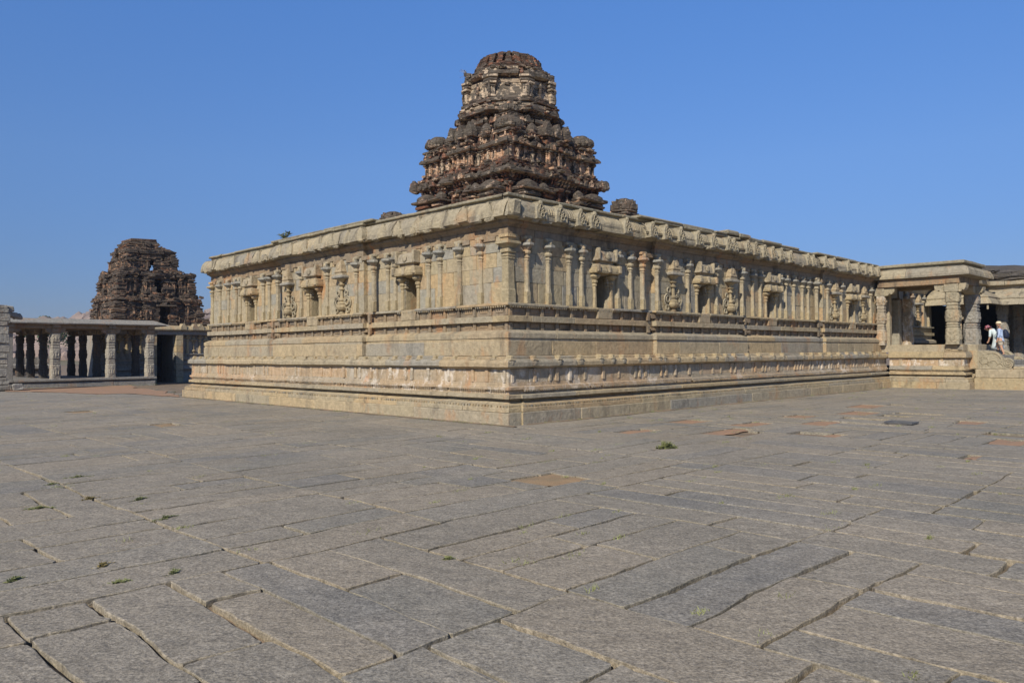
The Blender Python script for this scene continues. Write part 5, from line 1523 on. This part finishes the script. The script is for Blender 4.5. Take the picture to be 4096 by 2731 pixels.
        mb.f.append([o+2*n_+i for i in range(n_)]); mb.m.append(0)
    o = mb.build('paving', [M_PV, M_PVE], None); tag(o, kind='structure')
pavement()
# soil filling the joints and missing slabs
def patches():
    m = MB()
    pts = [(1.97, 37.12), (4.5, 36.9), (3.0, 31.5), (.6, 20.1), (-.12, 17.6), (-.45, 21.0), (-1.45, 27.5), (-2.5, 34), (-2.9, 36.9)]
    c = (0.2, 30)
    vs = [uv2w(c[0], c[1], gz(*c)+.012)]; n = 0
    for k in range(len(pts)):
        a, b = pts[k], pts[(k+1) % len(pts)]
        for i in range(8):
            f = i/8; u_, v_ = a[0]+(b[0]-a[0])*f, a[1]+(b[1]-a[1])*f
            q = mn.noise(Vector((u_*.5, v_*.5, 0)))*.9+mn.noise(Vector((u_*2.5, v_*2.5, 0)))*.3
            vs.append(uv2w(u_+q, v_+q, gz(u_, v_)+.014))
    m.add(vs, [(0, i, i+1 if i+1 < len(vs) else 1) for i in range(1, len(vs))])
    # follow the slope: subdivide by rings towards the centre
    mm = MB(); R = vs[1:]; c3 = vs[0]; rs = []
    for f in (1, .8, .6, .4, .2, .05):
        ring = []
        for p in R:
            x, y = c3.x+(p.x-c3.x)*f, c3.y+(p.y-c3.y)*f; dx, dy = x-CX0, y-CY0; v = -dx*UY+dy*UX
            ring.append((x, y, gz(0, v)+.016))
        rs.append(ring)
    mm.rings(rs, caps=(False, True)); o = mm.build('sand_patch', M_RED, None); tag(o, kind='structure')
    for (u_, v_, a, b) in SAND:
        mm = MB(); ring = []
        for k in range(28):
            t = 2*pi*k/28; q = 1+.5*mn.noise(Vector((u_+cos(t)*1.5, v_+sin(t)*1.5, 4)))
            x = max(-1, min(1, cos(t)*1.35)); y = max(-1, min(1, sin(t)*1.35))
            ring.append(uv2w(u_+x*a*.95*q, v_+y*b*.95*q, gz(u_, v_)-.022+.012*mn.noise(Vector((u_+x, v_+y, 3)))))
        mm.add([uv2w(u_, v_, gz(u_, v_)-.006)]+ring, [(0, i+1, (i+1) % 28+1) for i in range(28)])
        o = mm.build('sand_patch', M_RED if u_ > 0 else M_SAND, None); tag(o, kind='structure')
patches()
def grime():
    for pts in ([(-.02, v) for v in [x*.25 for x in range(-1, 72)]], [(u, -.07) for u in [x*.25 for x in range(2, 92)]]):
        mm = MB(); a = []; b = []
        for k, (u_, v_) in enumerate(pts):
            w = .03+.16*max(0, mn.noise(Vector((u_*1.3, v_*1.3, 8)))+.25)
            p = uv2w(u_+.04 if u_ < 0 else u_, v_+.04 if u_ > 0 else v_); q = uv2w(u_-w, v_) if u_ < 0 else uv2w(u_, v_-w)
            a.append((p.x, p.y, .022)); b.append((q.x, q.y, .0075))
        for k in range(len(a)-1): mm.add([a[k], a[k+1], b[k+1], b[k]], [(0, 1, 2, 3)])
        o = mm.build('earth_strip', M_SOIL, None); tag(o, kind='structure')
grime()
# iron grate lying on the paving
m = MB()
gt = empty('drain_grate', uv2w(5.97, -6.05, .02), TH)
gt.scale = (.85, .85, 1)
tag(gt, 'dark rectangular iron grate lying flat on the paving right of the temple corner', 'grate')
for (a, b, c_, d_) in ((-.28, .28, -.33, -.28), (-.28, .28, .28, .33), (-.28, -.23, -.28, .28), (.23, .28, -.28, .28)): m.box(a, b, c_, d_, 0, .035, .004)
m.build('frame', M_METAL, gt)
m = MB()
for k in range(0, 9, 2): m.box(-.22+k*.05, -.21+k*.05, -.28, .28, .004, .028, .002)
m.build('bars', M_METAL, gt)
# ================================================================== WEEDS
def weed(loc, R, H, n, mat, ls=.03, name='weed'):
    m = MB()
    for i in range(n):
        a = rnd()*2*pi; r = R*rnd()*1.4; x, y = r*cos(a), r*.22*sin(a)+.02*sin(r*cos(a)*30); h = H*ru(.2, 1)*(1.1-r/R*.6)
        b = rnd()*2*pi; lx, ly = cos(b)*h*.6, sin(b)*h*.6; w = ls*ru(.1, .22)
        m.add([(x-w, y, 0), (x+w, y, 0), (x+lx*.6+w*.7, y+ly*.6, h*.7), (x+lx, y+ly, h), (x+lx*.6-w*.7, y+ly*.6, h*.7)], [(0, 1, 2, 3, 4)])
        if rnd() < .6:
            q = Vector((x+lx*.6, y+ly*.6, h*.6)); d = Vector((cos(b+1.3), sin(b+1.3), .2))*ls; s2 = Vector((-d.y, d.x, 0))*.35
            m.add([q, q+d*.5+s2, q+d, q+d*.5-s2], [(0, 1, 2, 3)])
    me = bpy.data.meshes.new(name); me.from_pydata(m.v, [], m.f); me.materials.append(mat)
    o = bpy.data.objects.new(name, me); COL.objects.link(o); o.location = loc; return o
random.seed(5)
WL = [(-8.64, -.69, .17, 'widest green weed patch, in the upper left of the paving', 0),
      (-9.03, -1.05, .09, 'small green weed in a joint just left of the wide weed patch', .9),
      (-9.55, -2.65, .13, 'low green weed spreading in the joint by the left edge, halfway up the paving', 0),
      (-9.01, -2.45, .09, 'yellowish dry tuft between two long slabs left of the green tuft', 1),
      (-8.63, -2.89, .09, 'short green tuft at the foot of three parallel slabs at left', 0),
      (-8.81, -4.14, .15, 'long thin mat of bluish green weeds along a slab end, left of centre', 0),
      (-9.8, -5.54, .10, 'olive tuft at a slab corner above the square slab in the lower left', 1),
      (-9.49, -6.12, .08, 'green tuft in the short joint right of the square slab in the lower left', 0),
      (-9.86, -6.09, .08, 'green tuft at the lower corner of the square slab in the lower left', 0),
      (-7.85, -7.29, .035, 'tiny bright green sprout in the middle of the foreground paving', 0),
      (-10.37, -5.47, .09, 'green weed streak in the joint at the left border of the foreground', 0),
      (-.96, -4.69, .14, 'bushy green weed standing alone on the paving right of the temple corner', 0)]
for i, (u_, v_, R, lb, dry) in enumerate(WL):
    big = i == 11
    o = weed(uv2w(u_, v_, gz(u_, v_)-.01), R, .05 if not big else .17, int(50+R*800) if not big else 300, M_DRY if dry == 1 else M_GRASS, .03 if not big else .05)
    o.rotation_euler = (0, 0, TH+ru(-.6, .6)); tag(o, lb, 'weed', 'weeds growing in the paving joints')
# countless little tufts in the joints and along the wall foot
m = MB()
def tuft(u_, v_, R, H, n):
    for i in range(n):
        a = rnd()*2*pi; r = R*rnd(); x, y = u_+r*cos(a), v_+r*sin(a)*.4; p = uv2w(x, y, gz(x, y)-.005); h = H*ru(.4, 1); b = rnd()*6.3; w = .004
        m.add([(p.x-w, p.y, p.z), (p.x+w, p.y, p.z), (p.x+cos(b)*h*.7, p.y+sin(b)*h*.7, p.z+h)], [(0, 1, 2)])
for i in range(330):
    if rnd() < .7: u_, v_ = ru(-8, 26), ru(-14, -.3)
    else: u_, v_ = ru(-16, -1), ru(-10, 25)
    tuft(u_, v_, ru(.04, .22), ru(.02, .05), random.randint(8, 28))
for i in range(260):
    if rnd() < .5: tuft(-.04, ru(.2, 17.5), .1, ru(.02, .06), 16)
    else: tuft(ru(.3, 22.8), -.09, .1, ru(.02, .06), 16)
for i in range(50): tuft(ru(-3, 6), 37.0, .2, .06, 16)
me = bpy.data.meshes.new('joint_grass'); me.from_pydata(m.v, [], m.f); me.materials.append(M_GRASS)
o = bpy.data.objects.new('joint_grass', me); COL.objects.link(o); tag(o, 'tiny grass tufts scattered in the paving joints and along the wall foot', 'grass', kind='stuff')
# ================================================================== PEOPLE
def skin_mat(name, c): return plain(name, c, .6, var=.06)
M_SKIN = skin_mat('skin', (.50, .29, .19)); M_DRESS = plain('pale_blue_cotton', (.60, .68, .68), .9, var=.06)
M_SHIRT = plain('light_blue_cotton', (.38, .47, .64), .9, var=.06); M_SHORT = plain('beige_cotton', (.50, .43, .33), .9, var=.06)
M_BAG = plain('dark_navy_nylon', (.016, .022, .045), .6); M_CAPC = plain('cream_cotton', (.72, .60, .40), .9, var=.05)
M_HAIR = plain('dark_hair', (.02, .015, .01), .5); M_SHOE = plain('dark_shoe', (.03, .03, .035), .6); M_LEG = plain('teal_trousers', (.05, .11, .12), .8)
def pat_mat():
    g = G('patterned_hat'); v = g.t.nodes.new('ShaderNodeTexVoronoi'); v.inputs['Scale'].default_value = 45
    g.L(g.pos(), v.inputs['Vector']); s_ = g.sep(v.outputs['Color'], 0)
    return g.done(g.ramp(s_, [(0, (.35, .03, .05)), (.35, (.03, .04, .12)), (.62, (.45, .4, .36)), (.75, (.3, .06, .07))], 'CONSTANT'))
M_PAT = pat_mat()
def skinned(name, joints, edges, mat, parent, sub=2, root=0):
    me = bpy.data.meshes.new(name); me.from_pydata([j[:3] for j in joints], edges, []); me.materials.append(mat)
    o = bpy.data.objects.new(name, me); COL.objects.link(o); o.parent = parent
    sm = o.modifiers.new('Skin', 'SKIN'); ly = me.skin_vertices[0].data if me.skin_vertices else None
    if ly is None:
        bm = bmesh.new(); bm.from_mesh(me); bm.verts.layers.skin.verify(); bm.to_mesh(me); bm.free(); ly = me.skin_vertices[0].data
    for i, j in enumerate(joints):
        r = j[3]; ly[i].radius = r if hasattr(r, '__len__') else (r, r)
        ly[i].use_root = (i == root)
    sm.use_smooth_shade = True
    s2 = o.modifiers.new('Subdivision', 'SUBSURF'); s2.levels = sub; s2.render_levels = sub
    return o
def hand(joints, edges, wi, w, d, up, s=1.0):
    """five separate fingers from a palm at wrist joint wi"""
    w = Vector(w); d = Vector(d).normalized(); side = Vector(up).normalized()
    pi_ = len(joints); pc = w+d*.055*s; joints.append((*pc, (.026*s, .014*s))); edges.append((wi, pi_))
    for k, (off, ln) in enumerate(((-.026, .062), (-.009, .07), (.009, .066), (.026, .052))):
        a = w+d*.085*s+side*off*s; b = a+d*ln*.55*s+Vector((0, .006, -.004)); c = b+d*ln*.45*s+Vector((0, .014, -.004))
        i0 = len(joints); joints += [(*a, .009*s), (*b, .008*s), (*c, .007*s)]; edges += [(pi_, i0), (i0, i0+1), (i0+1, i0+2)]
    a = w+d*.03*s-side*.03*s; b = a+d*.03*s-side*.018*s; i0 = len(joints); joints += [(*a, .010*s), (*b, .009*s)]; edges += [(pi_, i0), (i0, i0+1)]
def head(m_, C_, fwd, s=.1, tilt=0):
    """head with brow, nose, lips, chin and ears; fwd is a unit vector"""
    f = Vector(fwd).normalized(); r = f.cross(Vector((0, 0, 1))).normalized(); u_ = r.cross(f)
    C_ = Vector(C_); N = 16; rs = []
    for k in range(13):
        ph = -pi/2+pi*k/12; ring = []
        for i in range(N):
            a = 2*pi*i/N; x = cos(a)*cos(ph); y = sin(a)*cos(ph); z = sin(ph)
            fx = x*(1.0 if z > -.1 else 1-.10*(-z)); k_ = 1.0
            ffw = s*.98*fx; sd_ = s*.76*y*(1 if z > 0 else 1-.25*(-z)); up = s*1.22*z
            if x > .85 and abs(y) < .35:
                if -.25 < z < .1: ffw += s*.20*(1-abs(y)/.35)*(1 if z < -.05 else .5)   # nose
                if .1 <= z < .35: ffw += s*.05
                if -.62 < z < -.38: ffw += s*.07
            if abs(y) > .9 and -.3 < z < .2: sd_ *= 1.16    # ears
            ring.append(C_+f*ffw+r*sd_+u_*up)
        rs.append(ring)
    m_.rings(rs)
    for sy in (-1, 1):
        e = C_+f*s*.86+r*sy*s*.30+u_*s*.04
        m_.add([e+r*s*.12, e+u_*s*.06+f*.008, e-r*s*.12, e-u_*s*.06+f*.008], [(0, 1, 2, 3)], 1)
    q = C_+f*s*.93-u_*s*.52; m_.add([q+r*s*.2, q+u_*s*.05+f*.006, q-r*s*.2, q-u_*s*.05+f*.006], [(0, 1, 2, 3)], 1)
M_FACE = plain('face_feature', (.12, .05, .04), .6)
# both face +v (left in the photo), local frame: x = u, y = v, z up, origin on the step
pm = empty('person', uv2w(25.25, -3.62, 1.37), TH)
tag(pm, 'person in blue shirt, beige shorts and backwards cream cap with dark backpack on the steps', 'person')
J = [(0, 0, .62, .105), (0, .01, .80, .10), (0, .02, .95, .115), (0, .03, 1.08, .10), (0, .045, 1.16, .045), (0, .06, 1.21, .045),
     (-.075, -.0, .57, .085), (-.08, -.02, .33, .055), (-.08, -.12, .05, .032), (-.08, -.05, .0, .03),
     (.075, .03, .57, .085), (.08, .16, .40, .057), (.08, .10, .24, .035), (.08, .17, .20, .03),
     (-.17, .03, 1.05, .05), (-.19, .02, .85, .04), (-.18, .08, .66, .028),
     (.17, .03, 1.05, .05), (.19, .04, .85, .04), (.18, .12, .68, .028)]
Ed = [(0, 1), (1, 2), (2, 3), (3, 4), (4, 5), (0, 6), (6, 7), (7, 8), (8, 9), (0, 10), (10, 11), (11, 12), (12, 13), (3, 14), (14, 15), (15, 16), (3, 17), (17, 18), (18, 19)]
hand(J, Ed, 16, (-.18, .08, .66), (0, .35, -1), (0, 1, .3), .9); hand(J, Ed, 19, (.18, .12, .68), (0, .35, -1), (0, 1, .3), .9)
skinned('body', J, Ed, M_SKIN, pm)
hm = MB(); head(hm, (0, .09, 1.295), (0, 1, -.12), .088); hm.build('head', [M_SKIN, M_FACE], pm, smooth_=True)
sh = [(0, 0, .50, .135), (0, 0, .58, .135), (0, .01, .72, .125), (0, .02, .90, .135), (0, .03, 1.06, .115), (0, .04, 1.14, .06), (-.165, .03, 1.05, .062), (-.19, .02, .87, .052), (-.185, .07, .70, .042), (.165, .03, 1.05, .062), (.19, .04, .87, .052), (.185, .11, .71, .042)]
skinned('shirt', sh, [(0, 1), (1, 2), (2, 3), (3, 4), (4, 5), (4, 6), (6, 7), (7, 8), (4, 9), (9, 10), (10, 11)], M_SHIRT, pm)
skinned('shorts', [(0, 0, .60, .125), (-.078, 0, .52, .105), (-.085, -.01, .36, .09), (.078, .03, .52, .105), (.085, .11, .42, .088)], [(0, 1), (1, 2), (0, 3), (3, 4)], M_SHORT, pm)
cm = MB(); cm.lathe(0, .075, [(1.30, .094), (1.335, .096), (1.37, .085), (1.40, .055), (1.41, .012)], 14, .95, 1.1); cm.box(-.045, .045, -.07, 0, 1.275, 1.295, .008); cm.build('cap', M_CAPC, pm, smooth_=True)
skinned('backpack', [(0, -.17, .66, (.12, .10)), (0, -.20, .80, (.14, .13)), (0, -.17, .95, (.13, .11)), (0, -.13, 1.08, (.09, .06))], [(0, 1), (1, 2), (2, 3)], M_BAG, pm)
st = MB()
for sx in (-.11, .11):
    rs = []
    for (y, z) in ((-.1, 1.12), (.02, 1.19), (.135, 1.08), (.145, .95), (.08, .82), (-.08, .75)): rs.append([(sx-.02, y, z), (sx+.02, y, z), (sx+.02, y+.012, z+.012), (sx-.02, y+.012, z+.012)])
    st.rings(rs)
st.build('strap', M_BAG, pm)
s_ = MB(); s_.box(-.12, -.035, -.16, .06, -.035, .03, .015); s_.box(.04, .125, .06, .27, .165, .23, .015); s_.build('shoes', M_SHOE, pm)
pw = empty('person', uv2w(25.55, -3.36, 1.50), TH)
tag(pw, 'person in long pale dress and red patterned hat, bending forward beside the porch pillar', 'person')
J = [(0, -.06, .62, .12), (0, .0, .76, .11), (0, .10, .87, .11), (0, .17, .93, .09), (0, .22, .97, .04), (0, .25, .99, .04),
     (-.07, -.05, .55, .08), (-.07, .0, .30, .055), (-.07, -.03, .04, .03), (-.07, .05, .0, .026),
     (.07, -.06, .55, .08), (.07, -.04, .28, .052), (.07, -.10, .04, .03), (.07, -.02, .0, .026),
     (-.13, .17, .88, .042), (-.14, .17, .68, .034), (-.11, .23, .50, .024), (.13, .17, .88, .042), (.14, .2, .68, .034), (.12, .27, .50, .024)]
Ed = [(0, 1), (1, 2), (2, 3), (3, 4), (4, 5), (0, 6), (6, 7), (7, 8), (8, 9), (0, 10), (10, 11), (11, 12), (12, 13), (3, 14), (14, 15), (15, 16), (3, 17), (17, 18), (18, 19)]
hand(J, Ed, 16, (-.11, .23, .50), (.1, .4, -1), (0, 1, .4), .85); hand(J, Ed, 19, (.12, .27, .50), (0, .4, -1), (0, 1, .4), .85)
skinned('body', J, Ed, M_SKIN, pw)
hm = MB(); head(hm, (0, .30, .985), (0, 1, -.75), .082); hm.build('head', [M_SKIN, M_FACE], pw, smooth_=True)
dm = MB(); rs = []
for (y, z, a, b) in ((-.07, .12, .24, .25), (-.07, .22, .225, .235), (-.08, .40, .20, .20), (-.09, .55, .18, .185), (-.06, .66, .155, .16), (.0, .76, .13, .12), (.07, .85, .135, .12), (.13, .92, .13, .10), (.18, .97, .07, .05)):
    t = Vector((0, .55 if z > .7 else .0, 1)).normalized(); sd_ = Vector((1, 0, 0)); fw = t.cross(sd_)
    rs.append([tuple(Vector((0, y, z))+sd_*a*cos(q)*(1+.05*sin(q*7) if z < .6 else 1)+fw*b*sin(q)) for q in [2*pi*i/20 for i in range(20)]])
dm.rings(rs); dm.v = [(x*.86, y, z) for x, y, z in dm.v]; dr_o = dm.build('dress', M_DRESS, pw, .008, 6, smooth_=True)
skinned('sleeves', [(0, .15, .92, .06), (-.125, .17, .89, .058), (-.14, .17, .72, .052), (-.13, .19, .62, .048), (.125, .17, .89, .058), (.14, .2, .72, .052), (.13, .22, .63, .048)], [(0, 1), (1, 2), (2, 3), (0, 4), (4, 5), (5, 6)], M_DRESS, pw)
skinned('trousers', [(0, -.06, .45, .09), (-.07, .0, .28, .06), (-.07, -.02, .08, .045), (.07, -.04, .26, .058), (.07, -.08, .08, .045)], [(0, 1), (1, 2), (0, 3), (3, 4)], M_LEG, pw)
ht = MB(); ht.lathe(0, 0, [(-.01, .15), (0, .155), (.01, .15), (.015, .098), (.06, .092), (.10, .08), (.115, .04), (.118, .005)], 16)
h_o = ht.build('hat', M_PAT, pw, smooth_=True); h_o.location = (0, .285, 1.015); h_o.rotation_euler = (radians(-20), 0, 0)
hr = MB(); hr.lathe(0, .25, [(.93, .05), (.97, .078), (1.02, .08)], 10); hr.build('hair', M_HAIR, pw, smooth_=True)
# ================================================================== CAMERA, SKY, SUN
cam = bpy.data.cameras.new('camera'); co = bpy.data.objects.new('camera', cam); COL.objects.link(co)
cam.sensor_width = 36; cam.lens = 26.946; cam.clip_end = 3000; cam.clip_start = .05
co.matrix_world = Matrix.Translation((0, 0, 1.6)) @ Matrix.Rotation(radians(90+.8415), 4, 'X') @ Matrix.Rotation(radians(-.3863), 4, 'Z')
S.camera = co
SUN_A, SUN_B, SUN_EL = .93, .365, 38.0
ts = Vector((-(UX*SUN_A)+UY*SUN_B, -(UY*SUN_A)-UX*SUN_B, 0)).normalized()
az = atan2(ts.x, ts.y)
d = Vector((ts.x*cos(radians(SUN_EL)), ts.y*cos(radians(SUN_EL)), sin(radians(SUN_EL))))
sun = bpy.data.lights.new('sun', 'SUN'); sun.energy = 4.9; sun.angle = radians(.53); sun.color = (1, .93, .82)
so = bpy.data.objects.new('sun', sun); COL.objects.link(so); so.rotation_euler = d.to_track_quat('Z', 'Y').to_euler(); so.location = (0, 0, 50)
W = bpy.data.worlds.new('World'); S.world = W; W.use_nodes = True
nt = W.node_tree; nt.nodes.clear()
o_ = nt.nodes.new('ShaderNodeOutputWorld'); bg = nt.nodes.new('ShaderNodeBackground'); sk = nt.nodes.new('ShaderNodeTexSky')
sk.sky_type = 'NISHITA'; sk.sun_disc = False; sk.sun_elevation = radians(SUN_EL); sk.sun_rotation = az
sk.air_density = 1.0; sk.dust_density = 0; sk.ozone_density = 10; sk.altitude = 2000
bg.inputs[1].default_value = .10
# painted sky gradient: a colour ramp over height above the horizon tints the sky
tcn = nt.nodes.new('ShaderNodeTexCoord'); sx = nt.nodes.new('ShaderNodeSeparateXYZ'); rp = nt.nodes.new('ShaderNodeValToRGB'); mx = nt.nodes.new('ShaderNodeMix')
nt.links.new(tcn.outputs['Generated'], sx.inputs[0]); nt.links.new(sx.outputs[2], rp.inputs[0])
el = rp.color_ramp.elements
stops = [(0, (.26, .25, .30)), (.05, (.42, .335, .335)), (.23, (.80, .72, .68)), (.42, (.93, 1.0, 1.02)), (.62, (.62, .66, .66)), (1, (.45, .48, .48))]
while len(el) < len(stops): el.new(.5)
for i_, (p_, c_) in enumerate(stops): el[i_].position = p_; el[i_].color = (*c_, 1)
mx.data_type = 'RGBA'; mx.blend_type = 'MULTIPLY'; mx.inputs[0].default_value = 1
vm = nt.nodes.new('ShaderNodeVectorMath'); vm.operation = 'SCALE'; vm.inputs[3].default_value = 1.82
nt.links.new(sk.outputs[0], mx.inputs[6]); nt.links.new(rp.outputs[0], mx.inputs[7]); nt.links.new(mx.outputs[2], vm.inputs[0]); nt.links.new(vm.outputs[0], bg.inputs[0]); nt.links.new(bg.outputs[0], o_.inputs[0])
vs_ = S.view_settings; vs_.view_transform = 'Standard'; vs_.look = 'None'; vs_.gamma = 1; vs_.use_curve_mapping = False; vs_.exposure = 0
S.render.engine = 'CYCLES'; S.cycles.max_bounces = 4; S.cycles.diffuse_bounces = 3

# thin dust in the air: far hills fade, near things stay clear
hz = MB(); hz.add([(x, y, z) for z in (-1.6, 30) for (x, y) in ((-720, -80), (720, -80), (720, 620), (-720, 620))], [(0, 3, 2, 1), (4, 5, 6, 7), (0, 1, 5, 4), (1, 2, 6, 5), (2, 3, 7, 6), (3, 0, 4, 7)])
mh = bpy.data.materials.new('haze_air'); mh.use_nodes = True; mh.node_tree.nodes.clear()
oh = mh.node_tree.nodes.new('ShaderNodeOutputMaterial'); pv_ = mh.node_tree.nodes.new('ShaderNodeVolumePrincipled')
pv_.inputs['Color'].default_value = (.72, .80, .95, 1); pv_.inputs['Density'].default_value = .0003; pv_.inputs['Anisotropy'].default_value = .2
mh.node_tree.links.new(pv_.outputs[0], oh.inputs['Volume'])
ho = hz.build('haze', mh); tag(ho, 'thin bluish dust haze over the far boulder hills', 'haze', kind='stuff')
S.cycles.volume_bounces = 0
